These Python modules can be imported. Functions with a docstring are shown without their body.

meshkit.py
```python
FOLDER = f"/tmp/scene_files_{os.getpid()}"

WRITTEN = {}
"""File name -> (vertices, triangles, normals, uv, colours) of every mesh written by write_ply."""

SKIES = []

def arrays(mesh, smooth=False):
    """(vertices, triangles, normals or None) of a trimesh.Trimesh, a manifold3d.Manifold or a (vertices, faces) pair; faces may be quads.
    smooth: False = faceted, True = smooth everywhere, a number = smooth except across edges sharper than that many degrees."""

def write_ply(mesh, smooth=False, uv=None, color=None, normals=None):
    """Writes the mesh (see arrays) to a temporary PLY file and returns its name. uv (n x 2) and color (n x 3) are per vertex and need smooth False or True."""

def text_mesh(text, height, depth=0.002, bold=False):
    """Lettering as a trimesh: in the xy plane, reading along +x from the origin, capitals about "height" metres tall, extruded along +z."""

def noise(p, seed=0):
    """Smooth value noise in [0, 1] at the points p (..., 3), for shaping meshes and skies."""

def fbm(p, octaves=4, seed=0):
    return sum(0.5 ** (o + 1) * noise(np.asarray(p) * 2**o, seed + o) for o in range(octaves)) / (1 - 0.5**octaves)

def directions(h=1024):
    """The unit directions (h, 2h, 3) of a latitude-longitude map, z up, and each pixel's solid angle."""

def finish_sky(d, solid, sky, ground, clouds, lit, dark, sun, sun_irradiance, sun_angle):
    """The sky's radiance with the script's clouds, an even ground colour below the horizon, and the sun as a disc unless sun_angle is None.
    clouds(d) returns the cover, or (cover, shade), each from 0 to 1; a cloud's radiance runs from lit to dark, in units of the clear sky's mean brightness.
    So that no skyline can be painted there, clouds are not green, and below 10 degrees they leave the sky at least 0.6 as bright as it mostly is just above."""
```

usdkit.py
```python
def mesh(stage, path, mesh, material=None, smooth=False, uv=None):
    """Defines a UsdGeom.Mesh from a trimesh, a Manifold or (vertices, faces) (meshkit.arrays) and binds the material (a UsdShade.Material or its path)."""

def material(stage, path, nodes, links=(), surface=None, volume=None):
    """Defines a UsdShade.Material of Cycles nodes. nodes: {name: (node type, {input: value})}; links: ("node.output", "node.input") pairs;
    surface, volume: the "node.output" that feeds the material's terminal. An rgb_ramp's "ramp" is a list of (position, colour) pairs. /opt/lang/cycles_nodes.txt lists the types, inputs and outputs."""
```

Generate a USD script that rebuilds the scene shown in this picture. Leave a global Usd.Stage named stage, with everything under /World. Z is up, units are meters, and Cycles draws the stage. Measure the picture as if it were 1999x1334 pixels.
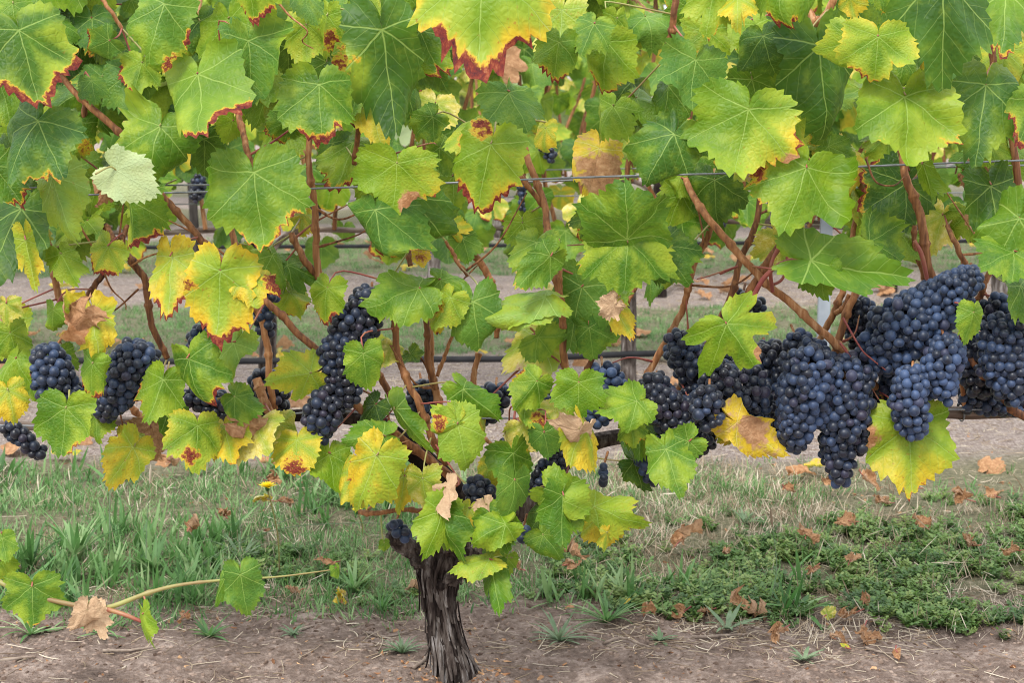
import math, random
import numpy as np, trimesh, usdkit, meshkit
from scipy.spatial import cKDTree
from scipy.interpolate import PchipInterpolator
from pxr import Usd, UsdGeom, UsdLux, UsdShade, Gf, Sdf, Vt

T = Sdf.ValueTypeNames
stage = Usd.Stage.CreateInMemory()
UsdGeom.SetStageUpAxis(stage, UsdGeom.Tokens.z)
UsdGeom.SetStageMetersPerUnit(stage, 1.0)
world = UsdGeom.Xform.Define(stage, '/World')
stage.SetDefaultPrim(world.GetPrim())
UsdGeom.Scope.Define(stage, '/World/Looks')

# ------------------------------------------------------------------ camera
CAM = np.array([0.0, -2.2, 0.84])
FPX, PW, PH = 3235.0, 1999.0, 1334.0
PITCH = math.atan(540.0 / FPX)
Fv = np.array([0, math.cos(PITCH), -math.sin(PITCH)])
Uv = np.array([0, math.sin(PITCH), math.cos(PITCH)])
cam = UsdGeom.Camera.Define(stage, '/World/camera')
cam.CreateHorizontalApertureAttr(36.0)
cam.CreateVerticalApertureAttr(36.0 * 684 / 1024)
cam.CreateFocalLengthAttr(36.0 * FPX / PW)
cam.CreateClippingRangeAttr(Gf.Vec2f(0.05, 500))
cam.CreateFStopAttr(14.0)
cam.CreateFocusDistanceAttr(2.12)
cam.AddTranslateOp().Set(Gf.Vec3d(*CAM))
cam.AddRotateXOp().Set(90.0 - math.degrees(PITCH))
cam.CreateExposureAttr(1.2)

# ------------------------------------------------------------------ sky and sun (overcast)
SUN_EL, SUN_ROT = math.radians(52), math.radians(205)      # high, behind the camera, a little to the left
sky = UsdLux.DomeLight.Define(stage, '/World/sky')
sky.GetPrim().SetCustomDataByKey('kind', 'structure')
skymat = usdkit.material(stage, '/World/Looks/overcast_sky', {
    'tc': ('texture_coordinate', {}),
    'sky': ('sky_texture', {'sky_type': 'single_scattering', 'sun_disc': False, 'sun_elevation': SUN_EL, 'sun_rotation': SUN_ROT}),
    'cl': ('noise_texture', {'scale': 2.2, 'detail': 5.0, 'roughness': 0.55}),
    'cr': ('rgb_ramp', {'ramp': [(0.25, (4.6, 4.9, 5.4)), (0.75, (8.2, 8.4, 8.8))]}),
    'sp': ('separate_xyz', {}),
    'zg': ('map_range', {'value': 0.0, 'from_min': 0.0, 'from_max': 1.0, 'to_min': 0.48, 'to_max': 1.5, 'clamp': True}),
    'cz': ('vector_math', {'math_type': 'scale'}),
    'mx': ('mix_color', {'fac': 0.88, 'use_clamp': False, 'use_clamp_result': False}),
    'bg': ('background_shader', {'strength': 0.15})},
    [('tc.generated', 'cl.vector'), ('cl.fac', 'cr.fac'), ('sky.color', 'mx.a'), ('tc.generated', 'sp.vector'), ('sp.z', 'zg.value'), ('cr.color', 'cz.vector1'), ('zg.result', 'cz.scale'), ('cz.vector', 'mx.b'), ('mx.result', 'bg.color')],
    surface='bg.background')
UsdShade.MaterialBindingAPI.Apply(sky.GetPrim()).Bind(skymat)
sun = UsdLux.DistantLight.Define(stage, '/World/sun')
sun.CreateIntensityAttr(0.4)
sun.CreateAngleAttr(14.0)
sun.CreateNormalizeAttr(True)
sun.CreateColorAttr(Gf.Vec3f(1.0, 0.97, 0.92))
sd = np.array([math.sin(SUN_ROT) * math.cos(SUN_EL), math.cos(SUN_ROT) * math.cos(SUN_EL), math.sin(SUN_EL)])
sm = Gf.Matrix4d().SetLookAt(Gf.Vec3d(*sd), Gf.Vec3d(0, 0, 0), Gf.Vec3d(0, 0, 1)).GetInverse()
sun.AddTransformOp().Set(sm)

# ------------------------------------------------------------------ helpers
def ray(px, py):
    return Fv + np.array([1, 0, 0]) * (px - PW / 2) / FPX - Uv * (py - PH / 2) / FPX

def at(px, py, Y):
    """the point of the vertical plane y = Y seen at the photograph's pixel"""
    d = ray(px, py)
    return CAM + d * ((Y - CAM[1]) / d[1])

def on_ground(px, py, z=0.0):
    d = ray(px, py)
    return CAM + d * ((z - CAM[2]) / d[2])

def scale_at(p):
    return float((np.asarray(p) - CAM) @ Fv) / FPX          # metres per photograph pixel

used, LOC = {}, {}
def numbered(parent, name):
    k = (parent, name)
    n = used.get(k, 0)
    used[k] = n + 1
    return f'{parent}/{name}' if n == 0 else f'{parent}/{name}_{n:03d}'

def tag(prim, label=None, cat=None, group=None, kind=None):
    prim = prim.GetPrim() if hasattr(prim, 'GetPrim') else prim
    for k, v in (('label', label), ('category', cat), ('group', group), ('kind', kind)):
        if v:
            prim.SetCustomDataByKey(k, v)
    return prim

def thing(name, label=None, cat=None, group=None, loc=(0, 0, 0), rz=0.0, scale=None, ref=None):
    x = UsdGeom.Xform.Define(stage, numbered('/World', name))
    x.AddTranslateOp().Set(Gf.Vec3d(*map(float, loc)))
    if rz:
        x.AddRotateZOp().Set(float(rz))
    if scale is not None:
        x.AddScaleOp().Set(Gf.Vec3f(*scale))
    if ref is not None:
        x.GetPrim().GetReferences().AddInternalReference(ref)
        x.GetPrim().SetInstanceable(True)
    tag(x, label, cat, group)
    LOC[str(x.GetPath())] = np.asarray(loc, float)
    return str(x.GetPath())

def put(parent, name, v, f, mat, smooth=True, uv=None, pv=None, normals=None, label=None, kind=None, loc=None):
    """one Mesh prim of world-space vertices under parent (whose own place is subtracted via loc)"""
    v = np.asarray(v, float)
    root = '/'.join(parent.split('/')[:3])
    if root in LOC:
        v = v - LOC[root]
    path = numbered(parent, name)
    m = usdkit.mesh(stage, path, (v, f), mat, smooth=smooth, uv=uv)
    if pv:
        api = UsdGeom.PrimvarsAPI(m)
        for k, a in pv.items():
            api.CreatePrimvar(k, T.Color3fArray, 'vertex').Set(Vt.Vec3fArray.FromNumpy(np.ascontiguousarray(a, np.float32)))
    tag(m, label, kind=kind)
    return path

def struct(name, v, f, mat, smooth=True, kind='structure'):
    p = put('/World', name, v, f, mat, smooth)
    tag(stage.GetPrimAtPath(p), kind=kind)
    return p

def smoothstep(a, b, x):
    t = np.clip((x - a) / (b - a), 0, 1)
    return t * t * (3 - 2 * t)

def spline(pts, n):
    pts = np.asarray(pts, float)
    if len(pts) < 3:
        t = np.linspace(0, 1, n)[:, None]
        return pts[0] * (1 - t) + pts[-1] * t
    d = np.r_[0, np.cumsum(np.linalg.norm(np.diff(pts[:, :3], axis=0), axis=1))]
    tt = np.linspace(0, d[-1], n)
    p = np.vstack([2 * pts[0] - pts[1], pts, 2 * pts[-1] - pts[-2]])
    i = np.clip(np.searchsorted(d, tt, 'right') - 1, 0, len(pts) - 2)
    u = ((tt - d[i]) / np.maximum(d[i + 1] - d[i], 1e-9))[:, None]
    a, b, c, e = p[i], p[i + 1], p[i + 2], p[i + 3]
    return 0.5 * (2 * b + (c - a) * u + (2 * a - 5 * b + 4 * c - e) * u ** 2 + (3 * b - a - 3 * c + e) * u ** 3)

def sweep(path, rad, sides=8, disp=None, caps=True, flat=1.0):
    """tube along path; disp(i01, angle) -> radius factor; returns v, f, uv (u round the tube, v metres along)"""
    path = np.asarray(path, float)
    n = len(path)
    rad = np.broadcast_to(np.asarray(rad, float), (n,))
    tang = np.gradient(path, axis=0)
    tang /= np.maximum(np.linalg.norm(tang, axis=1, keepdims=True), 1e-12)
    up = np.array([0, -1.0, 0.02]) if abs(tang[0][1]) < 0.9 else np.array([1.0, 0, 0])
    A = np.zeros((n, 3)); a = up - tang[0] * (up @ tang[0]); a /= np.linalg.norm(a)
    for i in range(n):
        a = a - tang[i] * (a @ tang[i]); a /= np.linalg.norm(a); A[i] = a
    B = np.cross(tang, A)
    ang = np.linspace(0, 2 * np.pi, sides, endpoint=False)
    s = np.r_[0, np.cumsum(np.linalg.norm(np.diff(path, axis=0), axis=1))]
    R = rad[:, None] * np.ones(sides)
    if disp is not None:
        R = R * disp(s[:, None] * np.ones(sides), ang[None, :] * np.ones((n, 1)))
    v = path[:, None] + A[:, None] * (np.cos(ang) * R)[..., None] * flat + B[:, None] * (np.sin(ang) * R)[..., None]
    v = v.reshape(-1, 3)
    i, j = np.meshgrid(np.arange(n - 1), np.arange(sides), indexing='ij')
    k = (j + 1) % sides
    q = np.stack([i * sides + j, i * sides + k, (i + 1) * sides + k, (i + 1) * sides + j], -1).reshape(-1, 4)
    f = np.vstack([q[:, [0, 2, 1]], q[:, [0, 3, 2]]])
    uv = np.stack([np.broadcast_to(ang / (2 * np.pi), (n, sides)), np.broadcast_to(s[:, None], (n, sides))], -1).reshape(-1, 2)
    if caps:
        c0, c1 = len(v), len(v) + 1
        v = np.vstack([v, path[0], path[-1]])
        uv = np.vstack([uv, [0, 0], [0, s[-1]]])
        jj = np.arange(sides); kk = (jj + 1) % sides
        f = np.vstack([f, np.stack([np.full(sides, c0), jj, kk], 1), np.stack([np.full(sides, c1), (n - 1) * sides + kk, (n - 1) * sides + jj], 1)])
    return v, f, uv

def join(parts):
    vs, fs, us, n = [], [], [], 0
    for p in parts:
        vs.append(p[0]); fs.append(np.asarray(p[1]) + n); n += len(p[0])
        if len(p) > 2 and p[2] is not None:
            us.append(p[2])
    return np.vstack(vs), np.vstack(fs), (np.vstack(us) if us else None)

# ------------------------------------------------------------------ materials
class Ref(str):
    pass

class G:
    def __init__(self):
        self.n, self.l, self.k = {}, [], 0
    def add(self, kind, out, **inp):
        self.k += 1
        name = f'{kind}_{self.k}'
        vals = {}
        for a, b in inp.items():
            if isinstance(b, Ref):
                self.l.append((b, f'{name}.{a}'))
            else:
                vals[a] = b
        self.n[name] = (kind, vals)
        return Ref(f'{name}.{out}')
    def m(self, op, a, b=0.0, c=0.0, clamp=False):
        return self.add('math', 'value', math_type=op, value1=a, value2=b, value3=c, use_clamp=clamp)
    def step(self, x, a, b, lo=0.0, hi=1.0):
        return self.add('map_range', 'result', range_type='smoothstep', value=x, from_min=a, from_max=b, to_min=lo, to_max=hi, clamp=True)
    def mix(self, f, a, b, t='mix'):
        return self.add('mix_color', 'result', blend_type=t, fac=f, a=a, b=b)
    def noise(self, vec, scale, detail=3.0, rough=0.55, out='fac'):
        return self.add('noise_texture', out, vector=vec, scale=scale, detail=detail, roughness=rough)
    def build(self, path, surface):
        return usdkit.material(stage, '/World/Looks/' + path, self.n, self.l, surface=surface)

def leaf_material(name, detail=True):
    g = G()
    uv = g.add('texture_coordinate', 'UV')
    lm = g.add('attribute', 'color', attribute='lm')
    li = g.add('attribute', 'color', attribute='li')
    sm_ = g.add('separate_color', 'r', color=lm).split('.')[0]
    yel, red, bro = (Ref(f'{sm_}.{c}') for c in 'rgb')
    si = g.add('separate_color', 'r', color=li).split('.')[0]
    tone, blue, rnd = (Ref(f'{si}.{c}') for c in 'rgb')
    off = g.add('combine_xyz', 'vector', x=g.m('multiply', rnd, 37.0), y=g.m('multiply', rnd, 91.0), z=g.m('multiply', rnd, 53.0))
    vec = g.add('vector_math', 'vector', math_type='add', vector1=uv, vector2=off)
    warp = g.add('noise_texture', 'color', vector=vec, scale=3.0, detail=2.0)
    wv = g.add('vector_math', 'vector', math_type='multiply_add', vector1=warp, vector2=(0.07, 0.07, 0), vector3=uv)
    wv = g.add('vector_math', 'vector', math_type='add', vector1=wv, vector2=(-0.035, -0.035, 0))
    xyz = g.add('separate_xyz', 'x', vector=wv).split('.')[0]
    x0, y0 = Ref(xyz + '.x'), Ref(xyz + '.y')
    ax, py = g.m('absolute', x0), g.m('multiply', y0, -1.0)
    phi = g.m('multiply', g.m('arctan2', ax, py), 57.2958)
    alpha = g.m('add', g.m('multiply', g.m('greater_than', phi, 25.0), 52.0), g.m('multiply', g.m('greater_than', phi, 79.0), 55.0))
    delta = g.m('subtract', phi, alpha)
    dr = g.m('multiply', g.m('absolute', delta), 0.0174533)
    r = g.m('sqrt', g.m('add', g.m('multiply', ax, ax), g.m('multiply', py, py)))
    c, t = g.m('multiply', r, g.m('sine', dr)), g.m('multiply', r, g.m('cosine', dr))
    wid = g.m('multiply_add', r, -0.008, 0.0125)
    main = g.m('subtract', 1.0, g.step(g.m('divide', c, wid), 0.4, 1.15))
    sgn = g.m('multiply', g.m('sign', delta), 0.24)
    s = g.m('add', g.m('multiply', g.m('multiply_add', c, -1.05, t), 6.5), sgn)
    fr = g.m('absolute', g.m('subtract', g.m('fraction', s), 0.5))
    sec = g.m('subtract', 1.0, g.step(fr, 0.015, 0.055))
    sec = g.m('multiply', sec, g.step(c, 0.5, 0.1))
    vein = g.m('maximum', main, g.m('multiply', sec, 0.4))
    n1 = g.noise(vec, 1.8, 3.0)
    n2 = g.noise(vec, 7.0, 5.0, 0.65)
    n3 = g.noise(vec, 16.0, 4.0, 0.65)
    cell = g.add('voronoi_texture', 'distance', vector=vec, scale=13.0, feature='distance_to_edge')
    # ---- colour
    gt = g.m('add', tone, g.m('multiply_add', n1, 0.9, -0.45), clamp=True)
    green = g.add('rgb_ramp', 'color', fac=gt, ramp=[(0.0, (0.015, 0.05, 0.003)), (0.35, (0.05, 0.125, 0.004)), (0.7, (0.125, 0.212, 0.006)), (1.0, (0.225, 0.3, 0.018))])
    green = g.mix(g.m('multiply', blue, 0.6), green, g.mix(gt, (0.024, 0.088, 0.018), (0.13, 0.26, 0.065)))
    green = g.mix(g.m('multiply', g.step(n2, 0.5, 0.75), 0.35), green, (0.16, 0.22, 0.02))
    yl = g.add('rgb_ramp', 'color', fac=g.m('add', n2, g.m('multiply_add', blue, 0.4, -0.1)), ramp=[(0.25, (0.46, 0.27, 0.012)), (0.5, (0.54, 0.39, 0.026)), (0.75, (0.58, 0.47, 0.1)), (1.0, (0.64, 0.57, 0.26))])
    ys = g.m('add', yel, g.m('multiply_add', g.m('add', g.m('multiply', n1, 0.65), g.m('multiply', n2, 0.35)), 0.95, -0.475))
    ys = g.m('add', ys, g.m('multiply_add', g.step(c, 0.02, 0.16), 0.22, -0.12))
    ys = g.m('subtract', ys, g.m('multiply', g.m('multiply', vein, 0.25), g.step(yel, 1.0, 0.6)))
    col = g.mix(g.step(ys, 0.08, 0.56), green, (0.225, 0.295, 0.022))
    col = g.mix(g.step(ys, 0.45, 0.95), col, yl)
    col = g.mix(g.m('multiply', vein, 0.42), col, g.mix(g.step(yel, 0.4, 0.9), (0.34, 0.45, 0.11), (0.56, 0.5, 0.2)))
    # red and brown spots where yellowing
    spot = g.m('multiply', g.step(n3, 0.62, 0.68), g.step(yel, 0.12, 0.5))
    col = g.mix(g.m('multiply', spot, 0.55), col, (0.26, 0.06, 0.012))
    rs = g.m('add', red, g.m('multiply_add', g.m('add', g.m('multiply', n2, 0.5), g.m('multiply', n3, 0.5)), 1.5, -0.75))
    col = g.mix(g.m('multiply', g.step(rs, 0.3, 0.46), g.step(red, 0.03, 0.2)), col, (0.5, 0.3, 0.02))
    redc = g.add('rgb_ramp', 'color', fac=n3, ramp=[(0.32, (0.045, 0.01, 0.012)), (0.5, (0.14, 0.02, 0.012)), (0.62, (0.22, 0.055, 0.022)), (0.8, (0.38, 0.19, 0.1))])
    rmask = g.m('multiply', g.step(rs, 0.4, 0.56), g.step(red, 0.03, 0.2))
    col = g.mix(rmask, col, redc)
    brc = g.add('rgb_ramp', 'color', fac=n2, ramp=[(0.25, (0.15, 0.058, 0.022)), (0.5, (0.32, 0.15, 0.062)), (0.75, (0.5, 0.29, 0.15))])
    brc = g.mix(g.m('multiply', blue, 0.75), brc, g.mix(n2, (0.38, 0.23, 0.12), (0.62, 0.48, 0.32)))
    bs = g.m('add', bro, g.m('multiply_add', n2, 0.7, -0.35))
    bmask = g.step(bs, 0.4, 0.55)
    col = g.mix(bmask, col, brc)
    back = g.add('geometry', 'backfacing')
    dry = g.m('maximum', bmask, rmask)
    under = g.mix(0.68, col, (0.4, 0.45, 0.27))
    under = g.mix(dry, under, g.mix(0.3, col, (0.5, 0.38, 0.28)))
    col2 = g.mix(back, col, under)
    # ---- relief: sunken veins, quilted cells
    h = g.m('multiply', vein, -0.9)
    h = g.m('add', h, g.m('multiply', g.step(cell, 0.0, 0.35), 0.55))
    h = g.m('add', h, g.m('multiply', n3, 0.28))
    h = g.m('add', h, g.m('multiply', g.m('multiply', dry, n3), 1.2))
    nor = g.add('bump', 'normal', height=h, strength=0.42, distance=0.002)
    rough = g.m('add', g.m('multiply_add', n2, 0.2, 0.36), g.m('multiply', g.m('maximum', back, dry), 0.3))
    pr = g.add('principled_bsdf', 'BSDF', base_color=col2, roughness=rough, specular_ior_level=0.2, normal=nor)
    tc_ = g.mix(0.35, col, (0.4, 0.5, 0.05), 'mix')
    tl = g.add('translucent_bsdf', 'BSDF', color=g.mix(dry, tc_, col), normal=nor)
    mx = g.add('mix_closure', 'closure', fac=0.2, closure1=pr, closure2=tl)
    return g.build(name, mx)

def simple(name, ramp, scale=30.0, rough=0.8, spec=0.3, stretch=(1, 1, 1), bump=0.0, bdist=0.002, rnd=0.0, detail=4.0, coord='position', transl=None):
    g = G()
    if coord == 'UV':
        p = g.add('texture_coordinate', 'UV')
    elif coord == 'object':
        p = g.add('texture_coordinate', 'object')
    else:
        p = g.add('geometry', 'position')
    p = g.add('mapping', 'vector', vector=p, scale=stretch)
    n = g.noise(p, scale, detail, 0.6)
    f = n
    if rnd:
        orr = g.add('object_info', 'random')
        f = g.m('add', n, g.m('multiply_add', orr, rnd, -rnd / 2))
    col = g.add('rgb_ramp', 'color', fac=f, ramp=ramp)
    kw = {}
    if bump:
        kw['normal'] = g.add('bump', 'normal', height=n, strength=bump, distance=bdist)
    b = g.add('principled_bsdf', 'BSDF', base_color=col, roughness=rough, specular_ior_level=spec, **kw)
    if transl:
        t = g.add('translucent_bsdf', 'BSDF', color=col)
        b = g.add('mix_closure', 'closure', fac=transl, closure1=b, closure2=t)
    return g.build(name, b)

M = {}
M['leaf'] = leaf_material('vine_leaf')
M['cane'] = simple('cane_bark', [(0.25, (0.055, 0.024, 0.014)), (0.42, (0.17, 0.068, 0.028)), (0.58, (0.3, 0.13, 0.05)), (0.78, (0.43, 0.25, 0.13))], 110, 0.65, 0.25, (1.5, 1.5, 0.11), 0.8, 0.0012, rnd=0.25, detail=8.0)
M['red_stem'] = simple('red_stem', [(0.3, (0.17, 0.03, 0.033)), (0.55, (0.27, 0.075, 0.05)), (0.75, (0.28, 0.19, 0.07))], 25, 0.45, 0.4)
M['green_stem'] = simple('green_stem', [(0.3, (0.18, 0.09, 0.045)), (0.6, (0.25, 0.24, 0.07)), (0.8, (0.3, 0.34, 0.12))], 12, 0.5, 0.4)
M['old_wood'] = simple('old_wood', [(0.3, (0.05, 0.034, 0.026)), (0.5, (0.13, 0.095, 0.075)), (0.72, (0.27, 0.225, 0.19))], 95, 0.9, 0.15, (0.12, 1, 1), 0.9, 0.003)
M['bark'] = simple('shaggy_bark', [(0.34, (0.012, 0.008, 0.007)), (0.48, (0.042, 0.031, 0.026)), (0.62, (0.115, 0.095, 0.082)), (0.8, (0.3, 0.275, 0.26))], 105, 0.92, 0.12, (1, 1, 0.2), 1.0, 0.005, rnd=0.3, detail=8.0)
M['dark_wood'] = simple('dark_wood', [(0.3, (0.02, 0.016, 0.014)), (0.7, (0.07, 0.06, 0.055))], 60, 0.9, 0.15, (1, 1, .15), 0.6, 0.003)
M['wire'] = simple('galvanised_wire', [(0.3, (0.1, 0.105, 0.11)), (0.7, (0.22, 0.23, 0.24))], 60, 0.45, 0.5)
M['pipe'] = simple('drip_pipe', [(0.3, (0.008, 0.008, 0.009)), (0.7, (0.02, 0.02, 0.022))], 20, 0.65, 0.15)
M['post'] = simple('galvanised_post', [(0.3, (0.17, 0.195, 0.22)), (0.7, (0.27, 0.3, 0.33))], 14, 0.5, 0.5)

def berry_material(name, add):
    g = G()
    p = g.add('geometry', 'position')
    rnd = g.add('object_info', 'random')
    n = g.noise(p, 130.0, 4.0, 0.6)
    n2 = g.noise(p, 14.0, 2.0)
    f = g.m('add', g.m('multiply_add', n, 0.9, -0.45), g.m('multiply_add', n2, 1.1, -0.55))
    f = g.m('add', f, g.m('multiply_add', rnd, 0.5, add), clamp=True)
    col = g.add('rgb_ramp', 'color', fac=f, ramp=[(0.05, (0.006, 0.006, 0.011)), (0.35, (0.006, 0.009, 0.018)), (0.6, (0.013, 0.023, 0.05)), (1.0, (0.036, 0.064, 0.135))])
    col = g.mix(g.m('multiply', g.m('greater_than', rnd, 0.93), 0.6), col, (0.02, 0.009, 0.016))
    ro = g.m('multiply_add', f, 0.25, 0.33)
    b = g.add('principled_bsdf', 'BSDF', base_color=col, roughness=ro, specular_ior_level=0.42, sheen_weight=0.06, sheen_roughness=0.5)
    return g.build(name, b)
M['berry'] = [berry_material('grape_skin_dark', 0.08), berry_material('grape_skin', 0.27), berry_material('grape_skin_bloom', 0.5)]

def soil_material():
    g = G()
    p = g.add('geometry', 'position')
    xyz = g.add('separate_xyz', 'x', vector=p).split('.')[0]
    y = Ref(xyz + '.y')
    n0 = g.noise(p, 2.2, 3.0)
    n1 = g.noise(p, 14.0, 4.0)
    n2 = g.noise(p, 90.0, 5.0, 0.7)
    st = g.noise(g.add('mapping', 'vector', vector=p, scale=(60, 240, 60)), 1.0, 3.0)
    st2 = g.noise(g.add('mapping', 'vector', vector=p, scale=(260, 70, 60), rotation=(0, 0, 0.5)), 1.0, 3.0)
    soil = g.add('rgb_ramp', 'color', fac=g.m('add', g.m('multiply', n1, 0.45), g.m('multiply', n2, 0.55)), ramp=[(0.34, (0.075, 0.051, 0.039)), (0.5, (0.185, 0.134, 0.106)), (0.64, (0.35, 0.272, 0.225))])
    mulch = g.add('rgb_ramp', 'color', fac=g.m('add', g.m('multiply', st, 0.5), g.m('multiply', st2, 0.5)), ramp=[(0.35, (0.12, 0.09, 0.074)), (0.5, (0.25, 0.2, 0.174)), (0.65, (0.47, 0.41, 0.365))])
    far = g.step(g.m('add', y, g.m('multiply_add', n0, 0.5, -0.25)), 0.5, 1.5)
    bare = g.mix(g.m('multiply', far, 0.8), soil, mulch)
    turf = g.add('rgb_ramp', 'color', fac=n2, ramp=[(0.3, (0.06, 0.065, 0.033)), (0.55, (0.15, 0.145, 0.075)), (0.75, (0.3, 0.25, 0.17))])
    yy = g.m('add', y, g.m('multiply_add', n0, 0.3, -0.15))
    band = None
    for a, b in ((0.34, 1.28), (2.5, 3.62), (4.5, 5.75), (6.5, 7.6), (8.5, 9.6)):
        w = g.m('multiply', g.step(yy, a - 0.08, a + 0.08), g.step(yy, b + 0.1, b - 0.1))
        band = w if band is None else g.m('maximum', band, w)
    col = g.mix(g.m('multiply', band, 0.8), bare, turf)
    h = g.m('add', g.m('multiply', n2, 0.7), g.m('multiply', n1, 0.6))
    nor = g.add('bump', 'normal', height=h, strength=1.0, distance=0.02)
    return g.build('vineyard_soil', g.add('principled_bsdf', 'BSDF', base_color=col, roughness=0.95, specular_ior_level=0.1, normal=nor))
M['soil'] = soil_material()
M['grass'] = simple('green_grass', [(0.2, (0.035, 0.095, 0.02)), (0.5, (0.09, 0.195, 0.05)), (0.8, (0.22, 0.31, 0.13))], 9, 0.55, 0.35, rnd=0.5, transl=0.25)
M['straw'] = simple('dry_straw', [(0.2, (0.17, 0.115, 0.07)), (0.5, (0.36, 0.28, 0.19)), (0.8, (0.55, 0.47, 0.36))], 12, 0.8, 0.2, rnd=0.6, transl=0.15)
M['clover'] = simple('low_herb', [(0.2, (0.045, 0.095, 0.022)), (0.5, (0.095, 0.175, 0.036)), (0.8, (0.2, 0.26, 0.07))], 10, 0.5, 0.35, rnd=0.6, transl=0.25)
M['rosette'] = simple('silver_green_herb', [(0.3, (0.07, 0.125, 0.05)), (0.7, (0.2, 0.26, 0.15))], 30, 0.6, 0.3, transl=0.2)
M['clod'] = simple('soil_clod', [(0.25, (0.07, 0.046, 0.034)), (0.5, (0.15, 0.104, 0.078)), (0.8, (0.26, 0.195, 0.155))], 60, 0.95, 0.1, rnd=0.5)
M['crumb'] = simple('leaf_crumb', [(0.2, (0.1, 0.045, 0.022)), (0.5, (0.24, 0.115, 0.055)), (0.8, (0.42, 0.26, 0.14))], 40, 0.9, 0.1, rnd=0.6)
M['twig'] = simple('grey_twig', [(0.3, (0.12, 0.085, 0.065)), (0.7, (0.3, 0.24, 0.19))], 60, 0.9, 0.15)
M['petal'] = simple('yellow_petal', [(0.3, (0.75, 0.55, 0.01)), (0.7, (0.85, 0.7, 0.03))], 60, 0.6, 0.2, transl=0.2)

# ------------------------------------------------------------------ vine leaves
RAYS = np.radians([0, 52, 107])

def leaf_shape(rng, teeth=34, rings=(0.0, 0.26, 0.48, 0.66, 0.8, 0.91, 1.0), lobed=0.4, serr=0.155, per=3, half=1.0, sinus=178):
    """flat outline grid in leaf units: petiole at the origin, tip at (0, -1). Returns xy (rings x angles), rho, theta"""
    n = per * teeth + 1
    th = np.linspace(-math.radians(sinus), math.radians(sinus), n)
    ks = np.array([0, 12, 27, 40, 53, 67, 81, 95, 108, 124, 141, 156, 168, 176, 180.0])
    base = np.array([1.0, .93, .86 - .12 * lobed, .865 - .03 * lobed, .92, .83, .745 - .12 * lobed, .715 - .02 * lobed, .70, .60, .47, .35, .24, .13, .07])
    out = np.empty(n)
    for sg in (-1, 1):
        b = base * (1 + rng.normal(0, .035, len(base)))
        b[0] = 1.0
        m = th * sg >= 0
        out[m] = PchipInterpolator(ks, b)(np.degrees(np.abs(th[m])))
    for _ in range(rng.integers(0, 3)):                      # small tears and bites in the margin
        t0, wd, dp = rng.uniform(-2.4, 2.4), rng.uniform(.03, .085), rng.uniform(.08, .3)
        out = out * (1 - dp * np.exp(-((th - t0) / wd) ** 2))
    k = np.linspace(0, teeth, n)
    fr = k - np.floor(k)
    saw = np.where(fr < .6, fr / .667, (1 - fr) / .333)
    big = 0.6 + 0.4 * np.sin(k * 2.1 + rng.uniform(0, 6)) + rng.uniform(-.2, .2, n)
    fade = smoothstep(178, 150, np.degrees(np.abs(th)))
    R = np.array(rings)[:, None]
    r = R * out * (1 + (serr * big * (saw - .4) * fade) * R ** 7)
    x, y = r * np.sin(th), -r * np.cos(th)
    return x, y, np.broadcast_to(R, x.shape), np.broadcast_to(th, x.shape)

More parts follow.
